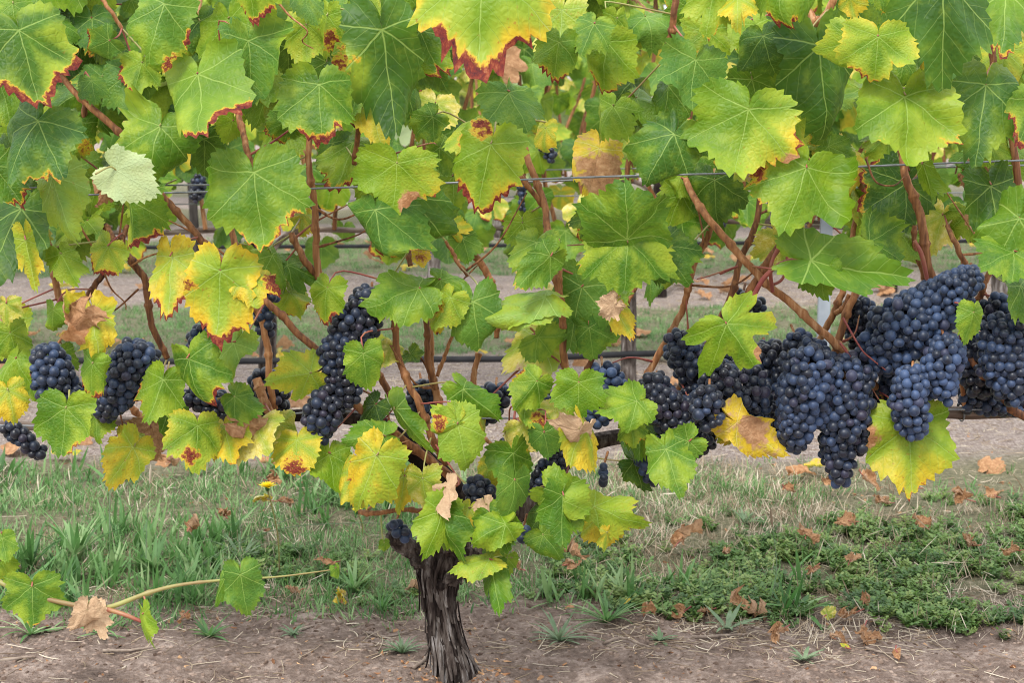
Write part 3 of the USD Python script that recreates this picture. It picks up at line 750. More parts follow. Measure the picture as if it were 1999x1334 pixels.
# front row leaves: px py dir length width Ycm style options (pixels of the photograph; tip direction 0 = down, 90 = right)
LEAVES = """
35 62 8 148 225 -17 g m=0,1,95 fold=.1 yg=90,.15
73 238 -22 128 185 -15 b yaw=-6 m=25,.6,50 tilt=32
320 8 -14 118 125 -14 g fold=.35 m=60,.9,16
487 78 5 125 178 -13 b m=55,.35,40
385 143 25 152 190 -15 yg m=18,1,50 yg=90,-.3 fold=.2 b=170,.25,110,.12
622 165 2 118 165 -14 yg m=0,1,42 yg=0,-.1
312 245 -12 128 165 -13 g yg=-80,.4 b=-125,.42,140,.1 s=-.75,.1,.4,.9,t
495 340 8 150 218 -17 g yaw=5 m=10,.7,60 m=-90,.35,50 tilt=15
228 333 -60 95 110 -18 w tilt=-10 yaw=180 rb=0 fold=.1 cup=.05 label=pale_cream_leaf_showing_its_underside
207 358 -15 45 40 -17 t crumple=.7 s=0,-.5,1.5,1,r
258 388 5 95 150 -12 g yg=-90,.5 m=-5,1,60
105 345 22 135 110 -11 w fold=.5 tilt=10
-12 325 35 95 100 -12 d m=0,.9,40
40 405 -12 150 140 -6 d
205 70 10 68 95 2 d
258 140 -5 85 115 -2 b
178 158 5 45 65 -9 b
108 40 5 62 75 -2 g
25 5 0 62 80 -6 l
490 -62 0 108 145 -15 yg m=0,1,55
590 -20 0 68 90 -9 b
638 30 -5 82 70 -4 gy s=.1,-.6,.6,.9,r
598 48 0 78 90 0 gy
745 58 8 195 165 -10 d fold=.25 s=-.35,-.25,.3,.6,r yaw=10
945 -65 -3 190 275 -20 yg yaw=-2 rb=0 m=0,1.2,62 edgey=.55 b=0,.78,70,.18 fold=.05
1092 82 -8 78 105 -14 l m=-5,.9,50
1160 45 -20 68 80 -13 l fold=.4
1205 35 0 60 80 -8 yg
1185 82 -8 105 145 -9 yg m=0,.8,50
1100 20 0 110 95 0 p m=0,.5,60
995 178 4 86 120 -7 b m=0,.2,60
1197 205 -20 72 105 0 yg s=-.4,-.8,.4,.8,r
1315 262 -30 122 150 -16 d fold=.3 lobed=.2 tilt=25
1357 117 -12 108 155 -12 b
1460 212 -12 142 235 -17 yg yaw=-2 m=60,.7,40 s=.7,-.7,.5,.6,t yg=70,.35 lobed=.6
1530 -62 -6 122 185 -14 g m=0,.9,45
1395 -25 -10 98 110 -11 yg m=-10,.8,50
1714 70 -4 92 168 -18 yg yaw=5 m=5,.7,60 edgey=.35 tilt=10 lobed=.1
1665 78 -20 88 130 -15 yg edgey=.3
1835 -45 4 192 205 -17 d yaw=-5 m=30,.5,45 tilt=25 puff=.05
1768 185 -4 145 225 -16 yg yaw=6 m=10,.8,60 yg=100,.1 b=-95,.5,95,.15 tilt=22 puff=.05
1600 88 4 190 180 -8 d tilt=8
1925 165 -6 150 135 -13 b fold=.3 tilt=30
2030 195 -42 115 140 -14 g m=-10,.9,50
1965 -20 -5 150 100 -10 g m=-20,.9,60
1490 70 20 85 130 -6 d
1575 327 -22 138 195 -17 yg yaw=6 rb=0 m=-60,.7,50 s=-.7,-.2,.35,.9,r yg=-90,.15 b=100,.4,120,.12 tilt=18
1470 290 -40 80 110 -11 p s=.2,-.7,.4,.7,t
1530 300 10 90 120 -9 gy s=.3,-.7,.3,.7,t
1225 470 184 122 195 -17 g yaw=0 puff=.07 crumple=.12 tilt=-30 lobed=.1
1226 468 -5 95 200 -16 yg yaw=0 m=-50,.5,50 tilt=25
1290 480 40 85 120 -11 d
958 280 -12 132 150 -16 yg yaw=-6 m=5,1,70 yg=45,.5 fold=.22 s=-.2,.2,.3,.9,r
930 250 -60 60 85 -13 gy s=.3,-.4,.6,1,r
775 318 -5 98 190 -14 yg yaw=-3 yg=70,.35 s=.35,-.75,.5,.7,t m=35,.6,40
735 412 8 112 195 -15 b yaw=-3 m=5,1,65 tilt=30
805 388 38 155 140 -11 d m=5,.6,30 fold=.3 s=.05,-.95,.2,1,t
1075 500 -50 90 80 -12 l m=-5,.5,30 fold=.3
1048 475 -10 85 90 -9 l
818 562 -75 90 100 -12 g tilt=50 fold=.4
860 545 60 65 60 -9 g tilt=40 fold=.4
640 562 -5 74 82 -11 yg m=0,.9,55
430 528 -4 145 145 -18 gy yaw=-2 m=5,.9,60 s=-.5,-.2,.3,.8,r edgey=.4 fold=.25 tilt=12 lobed=.1
482 540 70 62 85 -17 y s=.3,-.8,.8,1,r m=10,1,70 crumple=.25
332 500 8 122 85 -14 y m=0,.9,60 fold=.5 edgey=.1 ygrad=0 lobed=.2
50 468 8 102 45 -13 y m=0,.6,20 fold=.9
120 495 20 65 62 -8 yg fold=.4
105 605 -6 50 82 -10 l lobed=.1 tilt=10
12 592 0 42 60 -12 p tilt=10
20 650 10 75 80 -6 yg fold=.4
178 608 12 98 95 -17 y b=-100,.1,150,.14 s=-.5,-.2,.55,1,t crumple=.25 m=10,.7,50 label=yellow_leaf_with_a_dry_brown_fold
166 612 -40 75 80 -19 t crumple=.55 tilt=-5
180 710 -8 72 102 -19 l m=-5,.9,60 lobed=.05 tilt=8
365 700 25 112 155 -17 g m=10,1,40 fold=.35 tilt=10 lobed=.4
318 742 -15 92 95 -13 yg m=-60,.9,25 fold=.4
455 668 -30 105 90 -10 w tilt=30 fold=.2
458 775 50 60 80 -12 l lobed=.05 
605 728 -78 90 105 -9 gy s=-.2,-.3,.5,.3,t
710 690 5 74 92 -15 l m=60,.8,40 lobed=.1 tilt=8
15 762 10 65 75 -13 y lobed=.1
30 700 -10 70 70 -9 yg fold=.5
128 797 -4 95 132 -19 g m=30,.7,50 yg=90,.3 tilt=10
262 872 -42 95 90 -12 y tilt=15 m=-10,.5,50 yg=-60,.1
240 858 60 60 60 -9 y m=0,.8,60
385 832 -12 85 120 -14 yg s=-.1,-.7,.4,1,r edgey=.3
295 835 -5 62 90 -6 t crumple=.3
440 835 35 75 85 -10 y m=0,.6,60
500 822 -5 78 130 -9 p lobed=.05
470 822 80 70 70 -12 t crumple=.4
580 860 10 65 90 -11 y s=0,-.7,.6,1,r
545 830 25 60 90 -4 p
645 885 -12 78 85 -10 yg
735 890 -22 122 120 -17 y yg=80,-.35 s=-.35,-.6,.3,.6,r fold=.35 tilt=12
700 925 -50 70 100 -12 y
748 850 -85 78 78 -13 g fold=.35
733 790 -30 60 60 -6 d
893 828 12 108 104 -15 l yaw=4 fold=.2 tilt=10 lobed=.7 m=20,.3,60
893 826 -70 62 95 -15 gy s=-.2,-.5,.6,.9,r
1140 838 28 98 112 -17 y tilt=8 lobed=.1 yg=0,.1
1130 838 -20 48 95 -19 pt crumple=.5 tilt=-20 label=curled_dry_tan_leaf_edge
1130 747 -2 76 112 -15 g tilt=10 m=0,.2,40
1243 785 -70 72 95 -14 l fold=.2 lobed=.7
1232 828 10 45 60 -13 yg m=0,.8,60
1048 745 -40 72 78 -13 yg m=-80,.7,30 fold=.3
1028 790 10 55 60 -10 gy s=0,-.6,.6,.9,r
1250 830 -10 62 75 -6 g
1300 878 20 90 90 -16 l lobed=.05 fold=.15 yaw=-10
1345 862 -60 80 80 -15 l lobed=.1
1435 825 55 125 85 -12 ty rb=0 s=.1,-.3,.5,.8,t fold=.1 b=100,.15,170,.16 tilt=10 label=tan_and_yellow_leaf_rolled_lengthwise
1420 830 -5 45 60 -6 y 
1775 830 2 138 185 -11 gy tilt=5 yaw=1 rb=0 cup=.05 fold=.05 m=0,.6,75 tilt=12 lobed=.25 yg=-20,.2 s=-.6,-.2,.4,.6,t
1418 632 35 100 190 -18 yg yaw=-4 rb=0 lobed=2.8 yg=90,.35 s=.3,-.85,.3,1,t m=50,.6,30 tilt=12
1582 512 82 182 120 -15 g rb=0 fold=-.35 tilt=35 yaw=5 lobed=.3
1600 520 15 65 90 -14 g 
1700 470 60 75 110 -10 g
1535 470 -5 60 135 -3 p yaw=1 rb=0 lobed=.05 cup=.02 tilt=5
1900 610 -8 62 62 -17 l lobed=.1 fold=.35 tilt=5 yaw=15
1990 425 -25 150 130 -15 g fold=.2
1935 360 5 130 110 -11 d
1990 560 10 90 90 -12 g
1980 490 -60 70 110 -16 g
1965 600 -10 40 35 -6 l
1200 600 30 75 55 -14 y m=10,.6,40 tilt=8 lobed=.1
1200 592 -40 42 58 -16 pt crumple=.45 tilt=-10
925 590 10 118 115 -10 b fold=.2 m=60,.4,30
880 582 -25 68 75 -11 gy s=-.2,-.4,.45,.8,r
850 620 -10 40 40 -8 y m=0,.9,60
1065 585 -75 105 70 -10 w tilt=55 fold=.3
1040 610 -80 95 60 -11 w tilt=50
1135 560 -10 130 135 -3 b tilt=5
1160 540 30 90 110 -1 yg
1150 640 10 70 120 -4 b
1050 660 -20 105 110 1 p s=0,-.6,.5,.5,t
1050 660 40 48 100 -4 l
765 676 -30 40 45 -5 p
795 610 0 28 40 -3 p m=0,.7,60
800 690 50 40 48 -4 g
1005 938 -12 85 92 -16 b tilt=5 lobed=.2
1075 960 62 98 110 -17 l fold=.25 tilt=10
1100 968 -8 98 98 -18 g tilt=8 fold=.2
1160 990 65 95 70 -13 gy fold=.4 lobed=1.2
1175 1000 10 75 85 -10 y m=0,.5,60
865 1000 -25 100 92 -17 yg rb=0 fold=.25 tilt=10
860 998 28 108 85 -16 g fold=.4 tilt=10 m=10,.3,40
960 1010 30 75 90 -16 g fold=.2
985 1025 -70 80 70 -18 yg fold=.4
955 1092 -70 62 55 -17 gy m=-10,.8,40 fold=.3
960 1092 15 95 50 -16 g fold=.5
990 1090 -5 40 40 -12 yg
825 935 5 72 75 -13 p lobed=.05
790 930 -15 70 60 -8 y
868 952 40 60 60 -15 pt crumple=.3
915 992 -10 50 55 -12 y
950 985 20 40 50 -14 pt crumple=.3
1060 1045 30 55 80 -12 g
1060 1000 -30 50 60 -8 d
1062 845 10 55 75 -13 b
1000 885 10 82 95 -11 g m=60,.6,40
1185 1040 -5 40 35 -14 y
960 905 -15 60 60 -6 y
1235 900 60 80 95 -4 d
905 760 45 95 60 -12 g fold=.8
770 800 40 110 50 -10 g fold=.8
750 1060 5 20 25 -8 l
1020 830 40 60 90 -8 p s=0,-.4,.4,.5,t
1090 800 10 60 90 -2 p
930 800 -20 80 90 -1 y
500 500 5 70 80 4 l
530 500 20 80 90 0 l
560 520 60 70 70 2 g
565 570 25 60 90 1 gy m=0,.7,50
1315 520 -5 52 62 -8 yg lobed=.05
1275 545 10 50 60 -2 b
1330 430 -20 80 110 2 g
1395 350 5 95 130 -1 d
1330 380 -20 90 100 1 yg m=0,.8,60
1170 290 -20 110 95 4 ty s=.1,-.5,.7,.9,t
1065 250 5 55 60 6 y
1900 330 -20 55 60 2 t crumple=.5
1840 420 -10 80 90 4 p m=0,.4,60
1800 320 20 90 40 -6 yg fold=.9
1700 400 0 80 120 4 yg
1650 340 -10 90 110 4 p
1640 290 0 100 120 3 y
1540 430 10 60 80 -6 p
1730 440 30 75 110 2 yg
1890 410 10 60 85 3 yg s=0,-.3,.5,.5,t
1960 100 -5 90 90 0 gy m=0,.7,60
1985 130 -20 70 80 2 yg
1260 30 10 75 95 2 b
1240 20 60 60 80 5 t s=0,-.4,1,1,r
1310 170 -10 100 130 4 d
1380 60 0 80 90 2 gy s=0,-.6,.5,.7,r
1440 -10 10 70 60 -12 y
1660 -5 10 45 50 0 y m=0,.6,60
1550 220 10 80 110 2 gy
1420 370 -5 60 80 3 yg
150 240 -10 80 90 3 g s=.3,-.5,.4,.8,r
170 430 -40 70 70 2 yg
200 190 20 80 90 4 g
300 130 20 100 80 6 g
350 60 -10 90 100 4 gy s=0,-.7,.5,.8,r
390 40 10 80 90 5 d
440 60 -20 70 70 7 g
540 200 0 75 90 5 gy
545 250 20 80 90 6 yg m=0,.5,60
400 270 -5 75 100 6 d
370 220 -20 60 80 3 d
455 235 -15 50 60 4 yg
190 360 -20 70 80 5 l
290 370 30 80 80 6 yg
140 440 10 70 80 2 l m=0,.3,60
20 290 10 90 90 2 d
0 160 10 90 110 0 g
690 80 -10 90 80 2 gy s=-.2,-.4,.6,.7,r
720 200 10 100 80 3 y m=0,.5,60
790 160 15 100 100 4 d
560 90 10 70 80 3 d
620 30 30 70 90 2 g
670 20 -20 70 80 4 b
850 200 -10 70 95 9 p s=0,-.3,.6,.3,r
690 280 -15 90 100 8 yg m=0,.9,60
650 280 10 70 80 9 b
720 360 10 60 70 6 yg m=0,.8,60
590 420 0 42 48 8 y m=0,.4,60
880 440 30 40 50 4 y
820 490 10 35 40 -9 ty s=0,-.4,.7,.9,r
210 480 -30 60 85 -9 gy m=0,1,70
20 620 -20 90 90 4 gy
60 740 20 60 60 6 yg
120 790 -30 60 60 2 y
185 810 20 60 70 -8 yg m=20,.6,50
330 800 20 80 75 -10 g
120 690 10 60 60 8 d
"""
rngl = np.random.default_rng(11)
for line in LEAVES.strip().splitlines():
    q = line.split()
    add_leaf(VINE, *map(float, q[:6]), q[6], [s for s in q[7:] if not s.startswith('ygrad')], rngl)
# the neighbouring vines of the same row, whose trunks stand just outside the picture
NB = []
for k, (px, lab) in enumerate(((-520, 'neighbouring front-row vine reaching in at the left edge with shaded leaves'), (2330, 'neighbouring front-row vine reaching in at the right edge with shaded leaves'))):
    b = at(px, 1345, .02); b[2] = 0
    t = thing('grapevine', lab, 'grapevine', None, b)
    put(t, 'trunk', *sweep(spline([b - [0, 0, .03], b + [.01, 0, .1], b + [-.01, 0, .2], b + [0, 0, .3]], 60), np.linspace(.034, .026, 60), 30, bark_disp(90 + k))[:2], M['bark'])
    for sg in (-1, 1):
        e = [b + [0, 0, .28], b + [sg * .1, 0, .35], b + [sg * .22, 0, .37], b + [sg * .34, .005, .372]]
        put(t, 'cordon', *sweep(spline(e, 50), np.linspace(.016, .008, 50), 14, bark_disp(94 + k, .1, .16))[:2], M['old_wood'])
    for q in range(5):
        x = b[0] + (q - 2) * .13
        put(t, 'cane', *sweep(spline([[x, 0, .37], [x + rngl.normal(0, .03), .01, .6], [x + rngl.normal(0, .06), .03, 1.0]], 40), np.linspace(.006, .004, 40), 9, cane_disp)[:2], M['cane'])
    NB.append(t)
# leaves deeper in the canopy and above the frame
n_fill = n_mid = 0
holes = [(915, 150, 1190, 330), (330, 300, 430, 520), (1560, 400, 1650, 520), (590, 330, 660, 420), (1390, 330, 1460, 420)]
while n_fill < 185:
    small = n_fill % 3 == 0
    x, y = rngl.uniform(-110, 2110), rngl.uniform(-260, 360) if not small else rngl.uniform(-40, 470)
    Lp = rngl.uniform(38, 66) if small else rngl.uniform(68, 112)
    if any(a - 30 < x < c + 30 and b - Lp < y < d for a, b, c, d in holes) or (y > -90 and rngl.uniform() < .15):
        continue
    if 340 < x < 1640:
        n_mid += 1
        if n_mid > 98:
            n_fill += 1
            continue
    own = NB[0] if x <= 340 else NB[1] if x >= 1640 else VINE
    st = rngl.choice(['g', 'b', 'd', 'yg', 'l', 'gy', 'p', 'y'], p=[.2, .1, .12, .18, .1, .14, .1, .06] if small else [.23, .15, .23, .15, .09, .08, .04, .03])
    o = {}
    if rngl.uniform() < .4:
        o['margin'] = [(rngl.uniform(-40, 40), rngl.uniform(.4, 1), 60)]
    add_leaf(own, x, y, rngl.normal(0, 42), Lp, Lp * rngl.uniform(1.1, 1.5), rngl.uniform(-4, 10) if small else rngl.uniform(1, 17), st, o, rngl)
    n_fill += 1

# ------------------------------------------------------------------ the low trailing shoot at bottom left
SH = thing('vine_shoot', 'low trailing vine shoot with pale leaves hanging over the grass at bottom left', 'vine shoot')
pp, rr = path_px([(-120, 1100, -20, 5), (-20, 1130, -21, 5), (60, 1162, -22, 5), (170, 1187, -22, 5), (215, 1186, -22, 5), (285, 1160, -22, 4.6), (350, 1143, -21, 3.4), (430, 1134, -20, 2.7), (530, 1128, -18, 1.9), (600, 1120, -17, 1.4), (650, 1113, -16, 1)], 80)
put(SH, 'stem', *sweep(pp, rr, 9, cane_disp)[:2], M['green_stem'])
CANES_3D[:] = list(pp)
pp2, rr2 = path_px([(200, 1188, -22, 5), (240, 1200, -23, 4.5), (278, 1215, -23, 3.5)], 14)
put(SH, 'side_stem', *sweep(pp2, rr2, 7)[:2], M['red_stem'])
for line in """
62 1146 2 78 128 -23 l rb=0 m=0,.6,60 tilt=5 lobed=.6 cup=.02
470 1122 8 85 85 -23 b rb=0 lobed=.1 fold=.3 tilt=12
440 1130 -25 60 45 -21 l fold=.5
278 1200 25 70 65 -24 l rb=0 lobed=.2 fold=.2 tilt=5
170 1192 -15 75 62 -25 pt crumple=.25 tilt=0
180 1192 25 55 60 -23 pt crumple=.3
5 1052 10 45 50 -18 l lobed=.1
0 1095 20 50 60 -16 yg
655 1110 10 22 24 -16 l
""".strip().splitlines():
    q = line.split()
    add_leaf(SH, *map(float, q[:6]), q[6], q[7:], rngl)

# ------------------------------------------------------------------ grape clusters of the front row
def unit_sphere(n):
    s = trimesh.creation.icosphere(n)
    return np.array(s.vertices), np.array(s.faces)
SPH2, SPH1 = unit_sphere(2), unit_sphere(1)

def pack(axis, rad, rb, rng, shell=2.6, tight=1.0):
    """berries packed in the tube of radius rad round axis (3-D points)"""
    L = np.r_[0, np.cumsum(np.linalg.norm(np.diff(axis, axis=0), axis=1))]
    vol = np.trapezoid(np.pi * rad ** 2, L) + 4 / 3 * np.pi * (rad[0] ** 3 + rad[-1] ** 3) / 2
    n = max(3, int(vol / (4 / 3 * np.pi * rb ** 3) * .8 * tight))
    w = np.cumsum(rad ** 2); w /= w[-1]
    k = np.interp(rng.uniform(size=n), w, np.arange(len(axis)))
    def axp(k):
        return np.stack([np.interp(k, np.arange(len(axis)), axis[:, q]) for q in range(3)], -1), np.interp(k, np.arange(len(axis)), rad)
    c, R = axp(k)
    d = rng.normal(size=(n, 3)); d /= np.linalg.norm(d, axis=1, keepdims=True)
    p = c + d * (R * rng.uniform(size=n) ** (1 / 2.2))[:, None]
    r = rb * np.clip(rng.normal(1, .12, n), .5, 1.2)
    tree = cKDTree(axis)
    for it in range(60):
        pr = cKDTree(p).query_pairs(2.4 * rb, output_type='ndarray')
        if len(pr):
            dv = p[pr[:, 0]] - p[pr[:, 1]]
            ln = np.maximum(np.linalg.norm(dv, axis=1), 1e-6)
            ov = np.maximum((r[pr[:, 0]] + r[pr[:, 1]]) * .9 - ln, 0)
            mv = dv / ln[:, None] * (ov * .5)[:, None]
            np.add.at(p, pr[:, 0], mv * .8); np.add.at(p, pr[:, 1], -mv * .8)
        dist, ix = tree.query(p)
        over = np.maximum(dist - np.maximum(rad[ix] * (.8 + .5 * meshkit.noise(p * 38, 17)) - r * .8, r * .1), 0)
        p -= (p - axis[ix]) / np.maximum(dist, 1e-6)[:, None] * (over * .35)[:, None]
    dist, ix = tree.query(p)
    keep = dist > rad[ix] - shell * rb
    return p[keep], r[keep]

def cluster(label, pts, Ycm, rbpx=11.0, lod=2, group=None, stem=True, seed=0, shell=2.6, tight=1.0, name='grape_cluster', bloom=1):
    rng = np.random.default_rng(100 + seed)
    w = []
    for x, y, R in pts:
        p = at(x, y, Ycm / 100)
        w.append([*p, R * (1.0 if x > 1200 else 1.04) * scale_at(p)])
    if len(w) == 1:
        w = [w[0][:], [w[0][0] + .002, w[0][1], w[0][2] - .004, w[0][3]]]
    s = spline(np.array(w), 14)
    axis, rad = s[:, :3], s[:, 3]
    loc = axis[0]
    rb = rbpx * scale_at(loc)
    t = thing(name, label, 'grape cluster', group, loc)
    # shorten the axis by the end radii so that the berries end where the photograph's do
    p, r = pack(axis, rad, rb, rng, shell, tight)
    sv, sf = SPH2 if lod == 2 else SPH1
    order = np.argsort(p[:, 1])
    for i in order:
        st = 1 + .06 * rng.normal(size=3)
        put(t, 'berry', p[i] + sv * r[i] * np.clip(st, .9, 1.1), sf, M['berry'][bloom], True, loc=loc)
    if stem:
        top = axis[0] + np.array([rng.normal(0, .006), .03, .012 + rad[0] * .4])
        put(t, 'stalk', *sweep(spline([top, axis[0] + [0, .004, 0], *axis[2::3]], 18), np.linspace(.0019, .0012, 18), 6)[:2], M['cane'], True, loc=loc)
    return t

CL = [
 ('long narrow grape cluster leaning right beside the diagonal cane, left of centre', [(722, 590, 34), (700, 625, 42), (672, 675, 42), (662, 720, 36), (680, 762, 34)], -8),
 ('conical grape cluster hanging below the diagonal cane, over the left cordon', [(640, 785, 34), (628, 815, 36), (618, 848, 24)], -9),
 ('grape cluster left of the heart-shaped pale leaf, under the brown curled leaf', [(92, 700, 34), (105, 735, 40), (118, 770, 38)], -9),
 ('broad grape cluster right of the yellow and brown curled leaf at left', [(268, 705, 44), (245, 735, 46), (225, 775, 34), (206, 800, 24)], -9),
 ('dark grape cluster half hidden under the tip of the big yellow leaf', [(400, 665, 32), (415, 690, 34)], -2),
 ('shaded grape cluster under the green leaf on the left cordon', [(385, 775, 28), (430, 795, 26)], -1),
 ('dark loose grape cluster at the crossing canes above the left cordon', [(515, 745, 28), (535, 780, 34)], 4),
 ('small dark grape cluster sticking out at the lower left edge', [(22, 840, 18), (50, 862, 20), (75, 885, 18)], -2),
 ('grape cluster behind the thin canes left of the green stem, centre', [(825, 765, 26), (812, 800, 32)], 2),
 ('dark grape cluster behind the crossing red stalks near the centre', [(965, 775, 30), (940, 800, 30)], 3),
 ('blue grape cluster right of the centre green leaf, beside the old post', [(1178, 735, 32), (1185, 765, 34), (1165, 815, 22)], 0),
 ('small grape cluster peeping out left of the centre green leaf', [(1075, 785, 22), (1070, 810, 20)], 2),
 ('dark upper grape cluster left of the star-shaped yellow leaf', [(1325, 675, 32), (1345, 710, 38), (1360, 740, 30)], -3),
 ('dark grape cluster under the dry stalk, leftmost of the heavy right group', [(1278, 765, 36), (1300, 795, 44), (1325, 830, 40)], -8),
 ('pale blue grape cluster at front between two dark clusters', [(1385, 780, 30), (1385, 808, 34)], -12),
 ('wide dark grape cluster right of the pale blue one', [(1405, 740, 40), (1450, 775, 58), (1475, 830, 36)], -7),
 ('grape cluster with two lobes under the diagonal cane, left lobe', [(1580, 720, 58), (1565, 780, 48), (1552, 830, 38), (1552, 866, 22)], -10),
 ('longest grape cluster, tapering to a tip over bare soil', [(1650, 740, 52), (1650, 800, 56), (1645, 860, 46), (1640, 905, 32), (1640, 932, 20)], -9),
 ('small grape cluster above the two-lobed cluster', [(1560, 670, 28), (1590, 690, 30)], -6),
 ('shaded grape cluster behind the forked canes at right', [(1675, 610, 32), (1685, 650, 36)], 1),
 ('huge sloping grape cluster at right, largest of all', [(1850, 580, 50), (1800, 620, 64), (1740, 665, 66), (1695, 705, 34)], -6),
 ('grape cluster at the top of the right group below the thick cane', [(1890, 550, 30), (1860, 570, 42)], -9),
 ('drooping grape cluster under the huge sloping one', [(1850, 680, 34), (1838, 720, 42), (1835, 765, 30)], -12),
 ('blue conical grape cluster hanging in front of the yellow leaf under the cordon', [(1780, 745, 32), (1775, 800, 40), (1785, 840, 28)], -13),
 ('grape cluster at right edge beside the small pale leaf', [(1960, 650, 46), (1960, 700, 50), (1985, 760, 42)], -9),
 ('dark grape cluster deep behind the cane at lower right', [(1900, 770, 38), (1975, 780, 30)], 1),
 ('small grape cluster above the pale leaf at right edge', [(1945, 605, 32)], -5),
 ('ragged grape cluster hanging behind the lone green leaf below the right arm', [(1350, 845, 38), (1290, 870, 28), (1262, 900, 18), (1272, 935, 14)], -5),
 ('small grape cluster tucked in the leaves of the vine head', [(935, 962, 32), (945, 985, 22)], -9),
 ('shrivelled dark grape cluster on the right arm of the vine head', [(1095, 885, 20), (1070, 920, 24), (1055, 960, 22)], -7),
 ('tiny grape cluster hanging under the bright yellow leaf', [(1178, 915, 11), (1178, 938, 13)], -8),
 ('a few loose grapes on the left knob of the trunk', [(770, 1030, 16), (795, 1045, 14)], -5),
 ('two or three grapes between the lower leaves of the vine head', [(1020, 1040, 15)], -9),
 ('small dark grape cluster at the tip of the red curled leaf', [(515, 565, 18), (530, 580, 16)], -4),
 ('small narrow grape cluster behind the cane near the red curled leaf', [(515, 610, 20), (520, 640, 18)], 2),
 ('hidden grape cluster peeping over the star-shaped yellow leaf', [(1450, 585, 22), (1480, 595, 16)], 3),
 ('dark grape cluster in shade between the star-shaped leaf and the two-lobed cluster', [(1500, 700, 40), (1510, 770, 40)], -1),
 ('dark grapes in shade right of the drooping cluster', [(1900, 690, 40), (1920, 740, 40)], -3),
 ('dark grape cluster in shade under the pale blue one', [(1370, 850, 34), (1340, 890, 18)], -4),
 ('grape cluster in shade left of the broad one, under the pale heart-shaped leaf', [(165, 775, 28), (210, 770, 30)], -4),
 ('dark grape cluster filling the gap right of the wide dark one, behind the left lobe', [(1520, 770, 46), (1512, 835, 30)], -2),
 ('grapes joining the two lobes under the diagonal cane', [(1605, 715, 40), (1604, 765, 36)], -6),
 ('dark grapes right of the longest cluster, touching the diagonal cane', [(1690, 765, 32), (1706, 798, 24)], -3),
 ('grape cluster behind the drooping one, left of the conical blue cluster', [(1745, 745, 32), (1750, 780, 26)], -4),
 ('dark grapes between the pale blue cluster and the ragged one', [(1340, 800, 38), (1335, 850, 30)], -5),
 ('dark grape cluster low between the arms of the vine head', [(985, 880, 24), (978, 915, 22)], -3),
 ('dark grape cluster just left of the vine head under the sloping arm', [(770, 870, 22), (760, 900, 18)], -2),
 ('dark grapes behind the forked cane left of the star-shaped leaf', [(1395, 700, 34), (1420, 735, 34)], 1),
]
for k, (lab, pts, Yc) in enumerate(CL):
    cluster(lab, pts, Yc, seed=k, bloom=0 if any(q in lab for q in ('dark', 'shade', 'hidden')) or k in (0, 1) else 2 if any(q in lab for q in ('blue', 'huge', 'drooping', 'top of')) else 1, rbpx=9.5 if k != 29 else 8.5)

# ------------------------------------------------------------------ the rows behind
def back_vine(px, Y, seed, nleaf, label, trunk_r, lod, group=None, zlow=.43, ztop=1.34, half=.55, cols=None):
    rng = np.random.default_rng(seed)
    base = at(px, 700, Y); base[2] = gz(base[0], Y) - .01
    t = thing('background_vine', label, 'grapevine', group, base)
    lean = rng.normal(0, .02)
    pp = spline([base, base + [lean * .4, 0, .13], base + [lean, .01, .27], base + [lean + rng.normal(0, .02), 0, .41], base + [lean + .01, 0, .46]], 40)
    put(t, 'trunk', *sweep(pp, trunk_r * np.linspace(1.15, .85, 40), 20, bark_disp(seed, .12, .18))[:2], M['bark'])
    for sg in (-1, 1):
        c = [base + [lean, 0, .38], base + [lean + sg * .08, .01, .44], base + [sg * .3, .0, .45 + rng.normal(0, .008)], base + [sg * half, 0, .445]]
        put(t, 'cordon', *sweep(spline(c, 30), np.linspace(trunk_r * .45, .005, 30), 10, bark_disp(seed + 5, .1, .15))[:2], M['old_wood'])
    pts = []
    for k in range(11):
        x = -half + (k + .5) * 2 * half / 11 + rng.normal(0, .02)
        c = [base + [x, 0, .445], base + [x + rng.normal(0, .03), rng.normal(0, .03), .6], base + [x + rng.normal(0, .06), rng.normal(0, .05), .9], base + [x + rng.normal(0, .08), rng.normal(0, .05), ztop]]
        pp = spline(c, 26); pts += list(pp)
        put(t, 'cane', *sweep(pp, np.linspace(.006, .004, 26), 7, cane_disp)[:2], M['cane'])
    cols = cols or ['g', 'b', 'd', 'yg', 'l', 'gy', 'p', 'y', 't']
    for k in range(nleaf):
        low = rng.uniform() < .05
        z = rng.uniform(zlow - .05, zlow + .1) if low else zlow + (ztop - zlow) * rng.uniform() ** .9
        org = base + np.array([rng.uniform(-half, half), rng.choice([-1, 1], p=[.68, .32]) * rng.uniform(.02, .16), z])
        qd = org - CAM; sx_ = PW / 2 + FPX * qd[0] / (qd @ Fv); sy_ = PH / 2 - FPX * (qd @ Uv) / (qd @ Fv)
        if Y < 3 and sy_ > 330 and (abs(sx_ - 381) < 55 or abs(sx_ - 1604) < 60):
            continue                                          # gaps where the posts behind can be seen
        st = rng.choice(cols, p=[.24, .15, .18, .16, .06, .08, .05, .05, .03])
        kw = {'margin': [(rng.uniform(-40, 40), rng.uniform(.3, 1), 65)]} if rng.uniform() < .35 else {}
        P, f, uv, lm, li = leaf_local(rng, W=rng.uniform(1.2, 1.6), fold=rng.uniform(0, .4), cup=rng.uniform(0, .25), style=st, lod=lod, crumple=.3 if st == 't' else 0, **kw)
        v, Mx = leaf_world(P, org, rng.uniform(.05, .088), rng.normal(0, 32), rng.normal(20, 18), rng.normal(0, 28))
        put(t, 'leaf', v, f, M['leaf'], True, uv, {'lm': lm, 'li': li})
    return t

